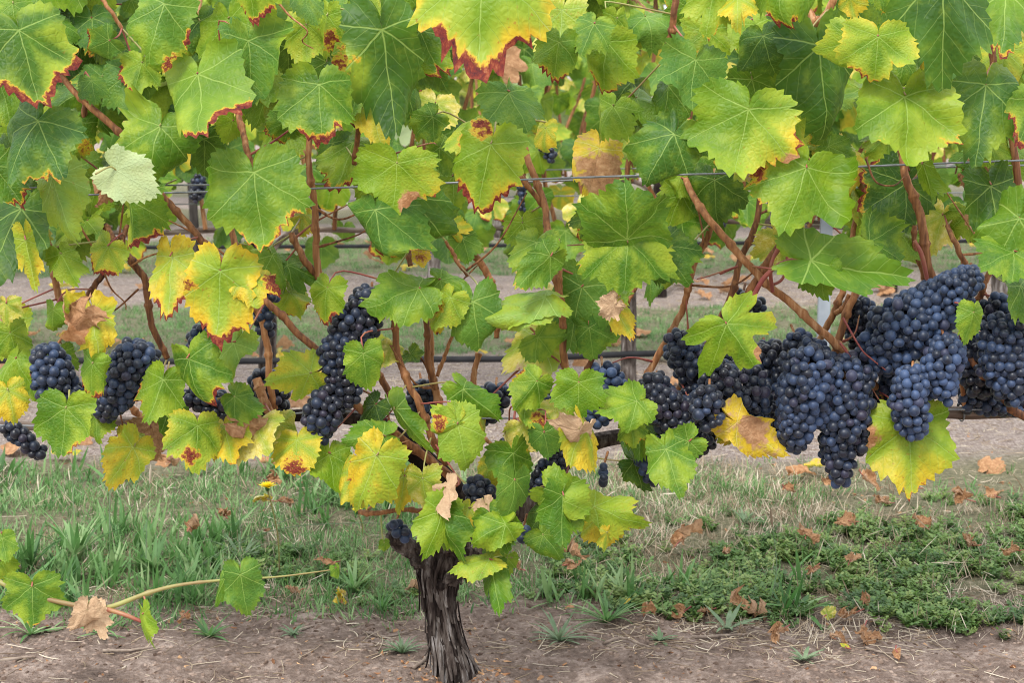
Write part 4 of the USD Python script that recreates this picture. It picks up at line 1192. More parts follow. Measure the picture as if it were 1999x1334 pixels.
Y2, Y3, Y4 = 1.98, 3.96, 5.94
R2 = [(-190, 'vine of the second row at the far left, trunk outside the picture'), (520, 'vine of the second row whose grey trunk shows below the red curled leaf'),
      (1227, 'vine of the second row whose dark trunk crosses the thick drip pipe right of centre'), (1962, 'vine of the second row with a thick shaggy trunk at the right edge')]
for k, (px, lab) in enumerate(R2):
    back_vine(px, Y2, 300 + k, 215, lab, [.019, .02, .019, .024][k], 1)
R3 = [(470, 'vine of the third row just right of the dark thin post'), (1735, 'vine of the third row with a short trunk right of the metal post')]
b3 = [back_vine(px, Y3, 400 + k, 135, lab, .022, 1, half=.5, ztop=1.5) for k, (px, lab) in enumerate(R3)]
for k, (px, lab) in enumerate([(-120, 'vine of the third row at the far left behind the second row'), (845, 'vine of the third row behind the centre gap in the leaves'),
                               (1290, 'vine of the third row behind the bent canes right of centre'), (2200, 'vine of the third row at the far right edge')]):
    p = at(px, 567, Y3); p[2] = gz(p[0], Y3) - .01
    thing('background_vine', lab, 'grapevine', None, p, rz=180 if k % 2 else 4, ref=b3[(k + 1) % 2])
# farther rows: one mass of leaves
rngf = np.random.default_rng(77)
for nm, Yr, n, lab in (('far_vine_row', Y4, 2000, 'farther vine row seen in small gaps through the leaves'), ('far_vine_row', 7.9, 2000, 'farthest vine row, hardly seen behind all the others')):
    vs, fs, us, lms, lis, off = [], [], [], [], [], 0
    for k in range(n):
        st = rngf.choice(['g', 'b', 'd', 'yg', 'gy', 'p', 'y'])
        P, f, uv, lm, li = leaf_local(rngf, style=st, lod=2)
        z = .4 + 1.3 * rngf.uniform()
        v, _ = leaf_world(P, np.array([rngf.uniform(-3.2, 3.2), Yr + rngf.normal(0, .12), z]), rngf.uniform(.06, .09), rngf.normal(0, 35), rngf.normal(20, 18), rngf.normal(0, 28))
        vs.append(v); fs.append(f + off); us.append(uv); lms.append(lm); lis.append(li); off += len(v)
    pth = put('/World', nm, np.vstack(vs), np.vstack(fs), M['leaf'], True, np.vstack(us), {'lm': np.vstack(lms), 'li': np.vstack(lis)})
    tag(stage.GetPrimAtPath(pth), lab, 'vine row', kind='stuff')
for k, px in enumerate((240, 972, 1500)):
    b = at(px, 470, Y4); b[2] = 0
    pth = put('/World', 'far_trunk', *sweep(spline([b, b + [.01, 0, .2], b + [0, 0, .42]], 16), .022, 10, bark_disp(k + 60))[:2], M['bark'])
    tag(stage.GetPrimAtPath(pth), ['thin far vine trunk glimpsed at left below the leaves', 'thin far vine trunk glimpsed in the centre gap', 'thin far vine trunk right of centre, behind the red stalks'][k], 'vine trunk')

# grapes of the second row
CL2 = [('grape cluster of the second row left of the thin cane in the centre gap', [(1020, 365, 11), (1028, 388, 15), (1024, 405, 9)]),
       ('small grape cluster of the second row between leaves right of centre', [(1432, 350, 10), (1430, 385, 13)]),
       ('dark grape cluster of the second row behind the folded pale leaf', [(388, 352, 13), (385, 385, 15)]),
       ('dark grape cluster of the second row at left, left of the folded pale leaf', [(125, 365, 15), (150, 375, 14)]),
       ('dark grape cluster of the second row right of the upright cane', [(650, 345, 13), (648, 375, 14)]),
       ('tiny grape cluster of the second row above the big leaf at left', [(447, 295, 11), (445, 312, 8)]),
       ('dark grape cluster of the second row high in the centre gap', [(1062, 285, 13), (1075, 305, 12)]),
       ('dark grape cluster of the second row under the leaf right of the crossing canes', [(1402, 425, 12), (1410, 440, 10)]),
       ('grape cluster of the second row beside the upright cane, low', [(618, 380, 12), (615, 410, 12)]),
       ('hidden grape cluster of the second row at the upper right', [(1800, 350, 13), (1806, 378, 11)]),
       ('dark little grape cluster by the red petiole at right', [(1768, 480, 9), (1772, 494, 7)])]
for k, (lab, pts) in enumerate(CL2):
    cluster(lab, pts, (Y2 - .12) * 100, rbpx=6.0, lod=1, bloom=0, seed=60 + k, stem=False)

# ------------------------------------------------------------------ wires, pipes, post
def line_thing(name, label, cat, pts, Y, r, mat, sides=8, part=None):
    w = np.array([at(x, y, Y) for x, y in pts])
    pth = put('/World', name, *sweep(spline(w, 90), r, sides)[:2], M[mat])
    tag(stage.GetPrimAtPath(pth), label, cat)
line_thing('trellis_wire', 'thin galvanised wire of the front row crossing the leaves at mid height', 'wire', [(-200, 388), (150, 381), (420, 374), (700, 365), (990, 352), (1240, 343), (1430, 338), (1660, 326), (1999, 313), (2200, 306)], -.03, .0013, 'wire')
line_thing('trellis_wire', 'second thin wire of the front row just below the first one at right', 'wire', [(-200, 372), (300, 362), (990, 356), (1340, 340), (1650, 330), (1860, 326), (2200, 318)], .06, .0012, 'wire')
line_thing('cordon_wire', 'thin dark wire to which the cordon is tied', 'wire', [(-200, 826), (60, 832), (330, 838), (620, 805), (900, 817), (1120, 815), (1400, 818), (1700, 802), (2200, 800)], -.005, .0013, 'wire')
line_thing('drip_pipe', 'thick black drip pipe along the second row', 'pipe', [(-300, 708), (30, 704), (400, 706), (740, 702), (1000, 701), (1225, 692), (1400, 689), (1700, 690), (2300, 684)], Y2 - .03, .0082, 'pipe', 12)
line_thing('drip_pipe', 'thinner-looking black drip pipe along the third row', 'pipe', [(-300, 486), (100, 484), (500, 482), (1000, 479), (1400, 475), (1830, 471), (2300, 468)], Y3 - .03, .0075, 'pipe', 12)
line_thing('trellis_wire', 'upper thin wire of the second row seen in the centre gap', 'wire', [(-300, 356), (400, 350), (1000, 333), (1500, 326), (2300, 318)], Y2, .0015, 'wire')
line_thing('trellis_wire', 'lower thin wire of the second row above its grapes', 'wire', [(-300, 402), (400, 398), (1000, 384), (1500, 380), (2300, 372)], Y2 + .02, .0015, 'wire')
# wire tie round the right cordon
TW = thing('wire_tie', 'small bent wire tie round the cordon at right', 'wire tie', None, at(1874, 805, .03))
c = at(1874, 805, .03)
th_ = np.linspace(0, 2 * math.pi * 1.15, 40)
put(TW, 'loop', *sweep(np.stack([c[0] + .003 * np.sin(th_ * .5) , c[1] + .0125 * np.cos(th_), c[2] + .0125 * np.sin(th_)], -1), .0012, 6)[:2], M['wire'])
# steel post of the second row: a lipped channel
from shapely.geometry import Polygon
pb = at(1604, 776, Y2 - .06)
PO = thing('steel_post', 'grey galvanised steel trellis post behind the pale leaves at right', 'post', None, (pb[0], pb[1], 0))
w_, d_, tk = .0145, .017, .0022
prof = Polygon([(-w_, 0), (w_, 0), (w_, d_), (w_ * .55, d_), (w_ * .55, d_ - tk), (w_ - tk, d_ - tk), (w_ - tk, tk), (.004, tk), (.0025, .005), (-.0025, .005), (-.004, tk), (-w_ + tk, tk), (-w_ + tk, d_ - tk), (-w_ * .55, d_ - tk), (-w_ * .55, d_), (-w_, d_)])
ch = trimesh.creation.extrude_polygon(prof, 1.55, engine='earcut')
put(PO, 'channel', np.array(ch.vertices) + [pb[0], pb[1], -.1], np.array(ch.faces), M['post'], False)
for k in range(7):
    z = .18 + k * .19
    for sg in (-1, 1):
        bx = trimesh.creation.box((.004, .006, .016)); bx.apply_translation([pb[0] + sg * (w_ + .0015), pb[1] + .008, z])
        put(PO, 'wire_hook', np.array(bx.vertices), np.array(bx.faces), M['post'], False)

wp = at(381, 562, Y3 - .08); wt = at(381, 320, Y3 - .08)
pth = put('/World', 'wooden_post', *sweep(spline([[wp[0], wp[1], -.05], [wp[0] + .004, wp[1], .25], [wp[0] - .003, wp[1], wt[2]]], 50), .0165, 14, bark_disp(71, .06, .1))[:2], M['dark_wood'])
tag(stage.GetPrimAtPath(pth), 'thin dark weathered wooden post of the third row, left of the yellow leaves', 'post')

# ------------------------------------------------------------------ ground cover
def blade(rng, h, w, lean, az, curl, n=5, twist=0.0, fold=.25):
    t = np.linspace(0, 1, n)
    a = lean + curl * t
    seg = h / (n - 1)
    hor = np.r_[0, np.cumsum(np.sin(a[:-1]) * seg)]; ver = np.r_[0, np.cumsum(np.cos(a[:-1]) * seg)]
    wd = w * np.clip(np.sin(np.pi * (.18 + .82 * t)), .03, 1)
    ca, sa = math.cos(az), math.sin(az)
    c = np.stack([hor * ca, hor * sa, ver], -1)
    side = np.array([-sa, ca, 0])
    v = np.stack([c - side * wd[:, None] / 2, c + side * wd[:, None] / 2], 1).reshape(-1, 3)
    f = []
    for i in range(n - 1):
        f += [[2 * i, 2 * i + 1, 2 * i + 3], [2 * i, 2 * i + 3, 2 * i + 2]]
    return v, np.array(f), None

def tuft(rng, nb, h, w, spread, lean, curl):
    parts = []
    for _ in range(nb):
        v, f, _u = blade(rng, h * rng.uniform(.5, 1.1), w * rng.uniform(.7, 1.3), abs(rng.normal(0, lean)), rng.uniform(0, 6.3), rng.uniform(-.2, curl))
        parts.append((v + [rng.normal(0, spread), rng.normal(0, spread), 0], f, None))
    return join(parts)[:2]

def sprig(rng, n, h, ls):
    """low herb: several stems with opposite small oval leaflets"""
    parts = []
    for _ in range(n):
        az, ln = rng.uniform(0, 6.3), rng.uniform(.6, 1.2) * h
        d = np.array([math.cos(az) * .55, math.sin(az) * .55, .75])
        for k in range(5):
            p = d * ln * (k + 1.2) / 6
            for sg in (-1, 1):
                a2 = az + sg * rng.uniform(.7, 1.5); L = ls * rng.uniform(.7, 1.2)
                u = np.array([math.cos(a2), math.sin(a2), rng.uniform(-.1, .6)]); u /= np.linalg.norm(u)
                s = np.cross(u, [0, 0, 1.0]); s /= np.linalg.norm(s)
                q = np.array([p, p + u * L * .35 + s * L * .26, p + u * L * .75 + s * L * .24, p + u * L, p + u * L * .75 - s * L * .24, p + u * L * .35 - s * L * .26])
                q[[1, 2, 4, 5], 2] += L * .08
                parts.append((q, np.array([[0, 1, 5], [1, 2, 4], [1, 4, 5], [2, 3, 4]]), None))
    return join(parts)[:2]

def straw(rng, L, r, bendy):
    a = rng.uniform(0, 6.3); n = 5
    t = np.linspace(-.5, .5, n)
    c = np.stack([t * L, bendy * L * (t ** 2 - .1), .002 + .2 * L * rng.uniform(0, .6) * (.25 - t ** 2)], -1)
    v, f, _ = sweep(c, r, 3, caps=False)
    return v, f

def scatter(name, label, cat, protos, mat, pts, rng, smin, smax, tilt=.15, flat=False):
    path = numbered('/World', name)
    pi = UsdGeom.PointInstancer.Define(stage, path)
    tag(pi, label, cat, kind='stuff')
    rel = pi.CreatePrototypesRel()
    for nm, (v, f) in protos:
        p = numbered(path, nm)
        usdkit.mesh(stage, p, (v, f), mat, smooth=False)
        rel.AddTarget(p)
    n = len(pts)
    pos = np.c_[pts, ground_z(pts[:, 0], pts[:, 1]) - .002]
    yaw = rng.uniform(0, 2 * np.pi, n)
    tx, ty = rng.normal(0, tilt, n), rng.normal(0, tilt, n)
    # quaternion: tilt * yaw
    qz = np.stack([np.cos(yaw / 2), 0 * yaw, 0 * yaw, np.sin(yaw / 2)], -1)
    qt = np.stack([np.ones(n), tx / 2, ty / 2, 0 * tx], -1); qt /= np.linalg.norm(qt, axis=1, keepdims=True)
    w = qt[:, 0] * qz[:, 0] - qt[:, 1] * qz[:, 1] - qt[:, 2] * qz[:, 2] - qt[:, 3] * qz[:, 3]
    x = qt[:, 0] * qz[:, 1] + qt[:, 1] * qz[:, 0] + qt[:, 2] * qz[:, 3] - qt[:, 3] * qz[:, 2]
    y = qt[:, 0] * qz[:, 2] - qt[:, 1] * qz[:, 3] + qt[:, 2] * qz[:, 0] + qt[:, 3] * qz[:, 1]
    z = qt[:, 0] * qz[:, 3] + qt[:, 1] * qz[:, 2] - qt[:, 2] * qz[:, 1] + qt[:, 3] * qz[:, 0]
    pi.CreateProtoIndicesAttr(Vt.IntArray.FromNumpy(rng.integers(0, len(protos), n).astype(np.int32)))
    pi.CreatePositionsAttr(Vt.Vec3fArray.FromNumpy(pos.astype(np.float32)))
    pi.CreateOrientationsAttr(Vt.QuathArray([Gf.Quath(float(a), float(b), float(c), float(d)) for a, b, c, d in zip(w, x, y, z)]))
    s = rng.uniform(smin, smax, n)
    pi.CreateScalesAttr(Vt.Vec3fArray.FromNumpy(np.repeat(s[:, None], 3, 1).astype(np.float32)))

def sow(rng, n, x0, x1, y0, y1, fn):
    """n points in the box, kept with the chance fn(x, y)"""
    out = np.zeros((0, 2))
    for _ in range(60):
        p = np.c_[rng.uniform(x0, x1, n), rng.uniform(y0, y1, n)]
        out = np.vstack([out, p[rng.uniform(size=n) < fn(p[:, 0], p[:, 1])]])
        if len(out) >= n:
            break
    return out[:n]

def nz2(x, y, s, seed):
    return meshkit.noise(np.stack([x * s, y * s, np.full_like(x, seed * .7)], -1), seed)

rg = np.random.default_rng(21)
def left_front(x, y):
    e = .215 + .06 * (nz2(x, y, 5, 1) - .5) * 2 + .05 * smoothstep(-.3, .3, x)
    m = smoothstep(e - .03, e + .06, y) * smoothstep(1.25, 1.02, y + .15 * (nz2(x, y, 4, 2) - .5))
    return m * smoothstep(.35, -.15, x + .3 * (nz2(x, y, 4, 3) - .5)) * (.45 + .55 * smoothstep(.35, .6, nz2(x, y, 7, 4)))
def right_straw(x, y):
    g = np.exp(-((x - .33) / .27) ** 2 - ((y - 1.02) / .24) ** 2)
    return np.clip(g + .12 * smoothstep(.3, .4, y) * smoothstep(1.2, 1.0, y), 0, 1)
def herb(x, y):
    lo = .25 - .24 * smoothstep(.35, 1.05, x) + .05 * (nz2(x, y, 6, 6) - .5) * 2
    hi = .8 + .18 * smoothstep(.4, .9, x) + .12 * (nz2(x, y, 5, 7) - .5) * 2
    return smoothstep(lo - .02, lo + .04, y) * smoothstep(hi + .05, hi - .08, y) * smoothstep(.0, .3, x + .25 * (nz2(x, y, 5, 8) - .5)) * (.05 + .95 * smoothstep(.42, .6, nz2(x, y, 8, 9)))
tufts = [('tuft', tuft(rg, 13, .032, .0022, .016, .85, 1.0)) for _ in range(4)]
broad = [('tuft', tuft(rg, 8, .07, .006, .008, .65, .9)) for _ in range(3)]
dry = [('tuft', tuft(rg, 12, .04, .0014, .018, 1.05, .6)) for _ in range(3)]
scatter('grass', 'fine green grass of the strip between the first two rows', 'grass', tufts, M['grass'], np.vstack([sow(rg, 2200, -1.3, .45, .15, 1.4, left_front), sow(rg, 520, -.1, 1.2, .25, 1.3, right_straw)]), rg, .5, 1.2)
scatter('broad_grass', 'broad-bladed lush grass in the left foreground', 'grass', broad, M['grass'],
        sow(rg, 230, -1.3, .5, .25, 1.25, lambda x, y: left_front(x, y) * smoothstep(.5, .75, nz2(x, y, 3.3, 14)) + .5 * np.exp(-((x - .22) / .16) ** 2 - ((y - .38) / .06) ** 2) + .7 * np.exp(-((x + .78) / .15) ** 2 - ((y - .45) / .12) ** 2)), rg, .6, 1.2)
scatter('dry_grass', 'pale dry grass in the sward right of the trunk', 'grass', dry, M['straw'], np.vstack([sow(rg, 620, -.1, 1.1, .3, 1.35, right_straw), sow(rg, 560, -1.3, .3, .3, 1.35, left_front), sow(rg, 330, .2, 1.3, .15, .9, lambda x, y: .5 + 0 * x)]), rg, .5, 1.2, .3)
herbs = [('sprig', sprig(rg, 6, .026, .0085)) for _ in range(4)]
scatter('low_herb', 'low bright green herb mat at the lower right', 'ground cover', herbs, M['clover'], np.vstack([sow(rg, 2000, .0, 1.35, .05, 1.1, herb), sow(rg, 170, -.5, .1, .32, .6, lambda x, y: smoothstep(.5, .65, nz2(x, y, 6, 10)))]), rg, .55, 1.2)
def band(a, b):
    return lambda x, y: smoothstep(a - .08, a + .1, y + .2 * (nz2(x, y, 3, 15) - .5)) * smoothstep(b + .1, b - .1, y + .2 * (nz2(x, y, 3, 16) - .5)) * (.5 + .5 * smoothstep(.3, .6, nz2(x, y, 4, 17)))
scatter('grass', 'mown green grass between the second and third rows', 'grass', tufts, M['grass'], sow(rg, 5200, -2.2, 2.2, 2.4, 3.75, band(2.55, 3.55)), rg, .45, .95)
scatter('grass', 'far green grass beyond the third row', 'grass', tufts, M['grass'], sow(rg, 4200, -2.8, 2.8, 4.3, 6.0, band(4.5, 5.75)), rg, .6, 1.1)
straws = [('straw', straw(rg, L, r, b)) for L, r, b in ((.05, .0006, .1), (.03, .0007, .4), (.07, .00055, .25), (.02, .001, -.2), (.04, .0007, .6))]
def litter(x, y):
    near = smoothstep(.02, .2, y) * smoothstep(.36, .26, y) * .25 * smoothstep(.4, .6, nz2(x, y, 4, 18)) + .04 * (y < .3)
    mid = smoothstep(1.25, 1.45, y) * smoothstep(2.6, 2.4, y) * (.4 + .6 * nz2(x, y, 3, 19))
    return np.clip(near + mid + .3 * smoothstep(.3, .4, y), 0, 1)
scatter('straw_litter', 'dry straw and cane litter lying on the soil under the rows', 'straw', straws, M['straw'], np.vstack([sow(rg, 3600, -1.2, 1.2, -.3, .4, litter), sow(rg, 7500, -1.9, 1.9, .3, 2.6, litter), sow(rg, 3000, -2.5, 2.5, 3.5, 4.6, lambda x, y: .5 + 0 * x), sow(rg, 1800, .3, 1.6, 3.4, 4.6, lambda x, y: np.exp(-((x - .9) / .5) ** 2))]), rg, .5, 1.2, .12)
def flake(rng):
    a = np.sort(rng.uniform(0, 6.28, 6)); r = rng.uniform(.5, 1, 6)
    v = np.c_[np.cos(a) * r, np.sin(a) * r * .6, rng.uniform(0, .3, 6)] * .008
    return np.vstack([v, [0, 0, .003]]), np.array([[i, (i + 1) % 6, 6] for i in range(6)])
scatter('leaf_crumbs', 'brown leaf crumbs and bark bits strewn over soil and grass', 'leaf crumbs', [('crumb', flake(rg)) for _ in range(5)], M['crumb'], np.vstack([sow(rg, 350, -.25, .1, -.12, .14, lambda x, y: np.exp(-((x + .07) / .07) ** 2 - (y / .06) ** 2)), sow(rg, 1900, -1.2, 1.2, -.25, 1.3, lambda x, y: .25 + .75 * smoothstep(.4, .65, nz2(x, y, 5, 33))), sow(rg, 700, -1.8, 1.8, 1.2, 2.6, lambda x, y: .6 + 0 * x)]), rg, .3, 1.3, .45)
def clod(rng):
    v, f = SPH1
    v = v * (1 + .5 * (meshkit.noise(v * 1.7 + rng.uniform(0, 50), 4)[:, None] - .5)) * [1, .85, .65]
    return v * .0042, f
scatter('soil_clods', 'small crumbs and clods of bare soil in the foreground', 'soil', [('clod', clod(rg)) for _ in range(4)], M['clod'], np.vstack([sow(rg, 12000, -.95, .95, -.2, .36, lambda x, y: .25 + .75 * nz2(x, y, 14, 30)), sow(rg, 2200, -1.8, 1.8, 1.3, 2.5, lambda x, y: .6 + 0 * x)]), rg, .25, 1.25, .5)

# ------------------------------------------------------------------ weeds, stalks, flowers
def weed(px, py, n, L, w, label, mat, lean=1.0, name='rosette_weed', curl=.35):
    rng = np.random.default_rng(int(px * 7 + py))
    p = on_ground(px, py); p[2] = gz(p[0], p[1])
    t = thing(name, label, 'weed', None, p)
    n, w, L = int(n * 1.6), w * .62, L * .8
    for k in range(n):
        az = k * 2.4 + rng.normal(0, .25)
        v, f, _ = blade(rng, L * rng.uniform(.6, 1.1), w * rng.uniform(.8, 1.2), lean * rng.uniform(.55, 1.15), az, curl * rng.uniform(.6, 3.2), 7)
        c = (v[0::2] + v[1::2]) / 2
        c[:, 2] -= w * .16
        vv = np.stack([v[0::2], c, v[1::2]], 1).reshape(-1, 3) + p
        ff = []
        for i in range(6):
            for q in (0, 1):
                a = 3 * i + q
                ff += [[a, a + 1, a + 4], [a, a + 4, a + 3]]
        put(t, 'blade', vv, np.array(ff), mat, True)
WE = [(785, 1282, 18, .05, .006, 'silvery grass-like rosette on bare soil left of the trunk', 'rosette', 1.05),
      (572, 1255, 11, .035, .006, 'small pale rosette weed at the straw edge, left of centre', 'rosette', 1.15),
      (408, 1258, 15, .055, .008, 'green rosette weed on the soil edge below the hanging green leaf', 'grass', 1.1),
      (1288, 1256, 9, .036, .009, 'small flat grey-green rosette right of the trunk', 'rosette', 1.25),
      (1570, 1296, 10, .042, .009, 'flat silvery rosette alone on bare soil at lower right', 'rosette', 1.2),
      (1092, 1262, 18, .085, .006, 'sprawling narrow-leaved weed on the soil edge right of the trunk', 'rosette', 1.1),
      (1185, 1215, 22, .1, .0065, 'spiky narrow-leaved weed among brown leaves right of the trunk', 'grass', 1.0),
      (1560, 1190, 8, .11, .015, 'broad lance-leaved weed in the herb mat at right', 'grass', 1.0),
      (1420, 1235, 6, .075, .012, 'grey lance-leaved weed at the lower edge of the herb mat', 'rosette', 1.2),
      (150, 1105, 14, .14, .014, 'tall lush broad-leaved grass clump behind the low shoot at left', 'grass', .45),
      (60, 1120, 12, .12, .012, 'dark green grass clump at the left edge', 'grass', .5),
      (300, 1120, 10, .11, .012, 'grass clump with long leaning blades right of the low shoot leaf', 'grass', .7),
      (560, 935, 16, .09, .01, 'green grass clump beside the yellow flower', 'grass', .8),
      (650, 985, 18, .09, .007, 'fine dark green grass clump under the yellow leaves', 'grass', .75),
      (470, 1095, 14, .085, .007, 'pale grass clump in the middle of the left grass', 'rosette', .7),
      (690, 1150, 12, .09, .01, 'grass clump with broad blades left of the trunk', 'grass', .8),
      (745, 1195, 12, .07, .006, 'thin grass clump close to the trunk', 'grass', .8),
      (200, 1250, 9, .08, .009, 'flattened grass blades at the soil edge under the dry leaf', 'grass', 1.2),
      (60, 1240, 10, .08, .008, 'flattened grass at the lower left edge', 'grass', 1.2),
      (1455, 1020, 8, .06, .009, 'grey-green weed in front of the dry grass', 'rosette', .9)]
for px, py, n, L, w, lab, mt, le in WE:
    weed(px, py, n, L, w, lab, M[mt], le)
def stalk(pts, label, top=True, r=.0009):
    rng = np.random.default_rng(int(pts[0][0]))
    g0 = on_ground(*pts[0]); g0[2] = gz(g0[0], g0[1])
    w = [g0] + [at(x, y, g0[1] + (k + 1) * .012) for k, (x, y) in enumerate(pts[1:])]
    t = thing('grass_stalk', label, 'grass stalk', None, g0)
    put(t, 'stem', *sweep(spline(w, 30), np.linspace(r, r * .6, 30), 5)[:2], M['rosette'])
    if top:
        e = np.array(w[-1]); d = e - np.array(w[-2]); d /= np.linalg.norm(d)
        put(t, 'seed_head', *sweep(np.array([e, e + d * .008, e + d * .022, e + d * .032]), [.0008, .0022, .002, .0004], 7)[:2], M['straw'])
stalk([(215, 1090), (214, 1000), (217, 930), (220, 895)], 'tall pale stalk in the left grass, the thickest', r=.0014)
stalk([(148, 1060), (143, 980), (140, 905)], 'tall thin pale stalk near the left edge of the grass')
stalk([(285, 1130), (286, 1040), (292, 945)], 'tall straight stalk right of the thickest one')
stalk([(470, 1100), (468, 1000), (465, 930)], 'thin stalk left of the yellow flower')
stalk([(1502, 1180), (1516, 1110), (1508, 1030)], 'slender curved stalk rising from the herb mat at right')
stalk([(350, 1130), (480, 1050), (640, 985), (700, 960)], 'long straw stalk leaning right across the left grass', False)
stalk([(370, 1115), (520, 1040), (690, 1022), (860, 1030)], 'long arching straw stalk reaching towards the trunk', False)
def flower(px, py, gx_, gy_, label, R=.018, head_only=False):
    rng = np.random.default_rng(5 + px)
    g0 = on_ground(gx_, gy_); g0[2] = gz(g0[0], g0[1])
    top = at(px, py, g0[1] - .06)
    t = thing('yellow_flower', label, 'flower', None, g0)
    put(t, 'stem', *sweep(spline([g0, g0 * .5 + top * .5 + [.006, 0, 0], top], 24), .0011, 6)[:2], M['green_stem'])
    parts = []
    for k in range(46):
        ring = k / 46
        v, f, _ = blade(rng, R * (.45 + .6 * ring), .005, .15 + 1.15 * ring, k * 2.4, .35, 4)
        parts.append((v + top, f, None))
    put(t, 'flower_head', *join(parts)[:2], M['petal'], False)
    cv, cf, _ = sweep(np.array([top - [0, 0, .006], top - [0, 0, .002], top + [0, 0, .001]]), [.0015, .0038, .0035], 9)
    put(t, 'calyx', cv, cf, M['grass'])
flower(522, 953, 546, 1120, 'bright yellow flower on a thin stem in the left grass')
flower(697, 998, 705, 1050, 'small yellow flower under the lowest yellow leaf', .011)

# ------------------------------------------------------------------ fallen leaves
FALL = [(405, 925, 58, 't', 'rusty wide fallen leaf at the far edge of the left grass'), (330, 948, 50, 't', 'rust brown fallen leaf left of the widest rusty one'), (445, 900, 40, 't', 'fallen brown leaf under the pale yellow hanging leaf'),
        (530, 985, 42, 't', 'fallen brown leaf just below the yellow flower'), (518, 1032, 44, 'ty', 'yellow and brown fallen leaf in the left grass'), (560, 1036, 44, 't', 'red brown fallen leaf right of the yellow and brown one'),
        (440, 1060, 30, 't', 'small curled fallen leaf in the middle of the left grass'), (375, 1088, 34, 't', 'fallen leaf curled upright among left grass blades'), (520, 1090, 32, 't', 'fallen brown leaf in front of the pale grass clump'),
        (640, 1152, 42, 't', 'fallen brown leaf on green herbs left of the trunk'), (575, 1172, 44, 't', 'dull brown fallen leaf under the hanging green leaf'), (805, 1158, 42, 't', 'orange tan folded fallen leaf touching the left of the trunk'),
        (668, 1188, 40, 'ty', 'pale tan flat fallen leaf left of the trunk'), (360, 1222, 30, 't', 'fallen leaf right of the lowest hanging green leaf'), (690, 955, 36, 't', 'fallen brown leaf below the yellow leaves of the vine head'),
        (1335, 1072, 72, 't', 'large ragged dark brown fallen leaf in the dry grass'), (1415, 1108, 46, 't', 'tan fallen leaf standing up in front of the ragged one'), (1655, 1046, 56, 't', 'crumpled brown fallen leaf in the herb mat, upper middle'),
        (1575, 1076, 46, 't', 'fallen leaf with a red stain left of the crumpled one'), (1626, 972, 48, 't', 'tan fallen leaf below the longest grape cluster'), (1690, 966, 48, 't', 'wide brown fallen leaf left of the hanging tan leaf'),
        (1725, 1010, 42, 't', 'light orange folded fallen leaf below the hanging tan leaf'), (1776, 986, 50, 'ty', 'orange and yellow fallen leaf touching the hanging tan leaf'), (1878, 1000, 46, 't', 'flat reddish fallen leaf on dry soil at right'),
        (1940, 1000, 36, 't', 'upright brown fallen leaf at the right edge of dry soil'), (1895, 1100, 42, 't', 'rolled brown fallen leaf in the herbs at right'), (1800, 1050, 42, 't', 'pale tan fallen leaf in the herbs, upper right'),
        (1452, 1205, 56, 't', 'orange tan cupped fallen leaf at the lower middle of the herbs'), (1332, 1214, 36, 't', 'small tan fallen leaf left of the cupped one'), (1380, 1206, 34, 't', 'narrow brown fallen leaf standing beside the cupped one'),
        (1520, 1250, 48, 't', 'dark brown crumpled fallen leaf on the soil edge'), (1686, 1250, 62, 't', 'large pale tan fallen leaf on the soil edge at right'), (1632, 1256, 38, 't', 'dark shrivelled fallen leaf left of the large pale one'),
        (1664, 1212, 44, 't', 'thin upright brown fallen leaf behind the large pale one'), (1662, 1122, 38, 't', 'small folded fallen leaf in the middle of the herb mat'), (1614, 1206, 36, 'p', 'flat pale yellow-green fallen leaf on the herbs'),
        (1650, 1276, 24, 'y', 'tiny bright yellow fallen leaf on bare soil'), (1120, 1112, 46, 't', 'brown fallen leaf behind the spiky weed'), (1110, 1150, 42, 't', 'orange fallen leaf in the grass right of the vine head'),
        (1010, 1152, 36, 't', 'fallen leaf in the grass just right of the trunk'), (1112, 1200, 28, 't', 'small fallen leaf in front of the spiky weed'), (1218, 1190, 28, 'ty', 'small yellow-brown fallen leaf inside the spiky weed'),
        (1262, 1216, 36, 't', 'tan fallen leaf at the herb edge right of the spiky weed'), (1536, 985, 34, 't', 'small brown fallen leaf at the far edge of the dry grass'), (1978, 1112, 44, 't', 'tan fallen leaf at the right edge of the herbs'),
        (1752, 1288, 30, 't', 'small fallen leaf half under herbs at lower right'), (1690, 1182, 34, 't', 'brown fallen leaf curled among herb stems'), (1585, 1150, 30, 't', 'dark little fallen leaf in the shade of herbs')]
rf = np.random.default_rng(31)
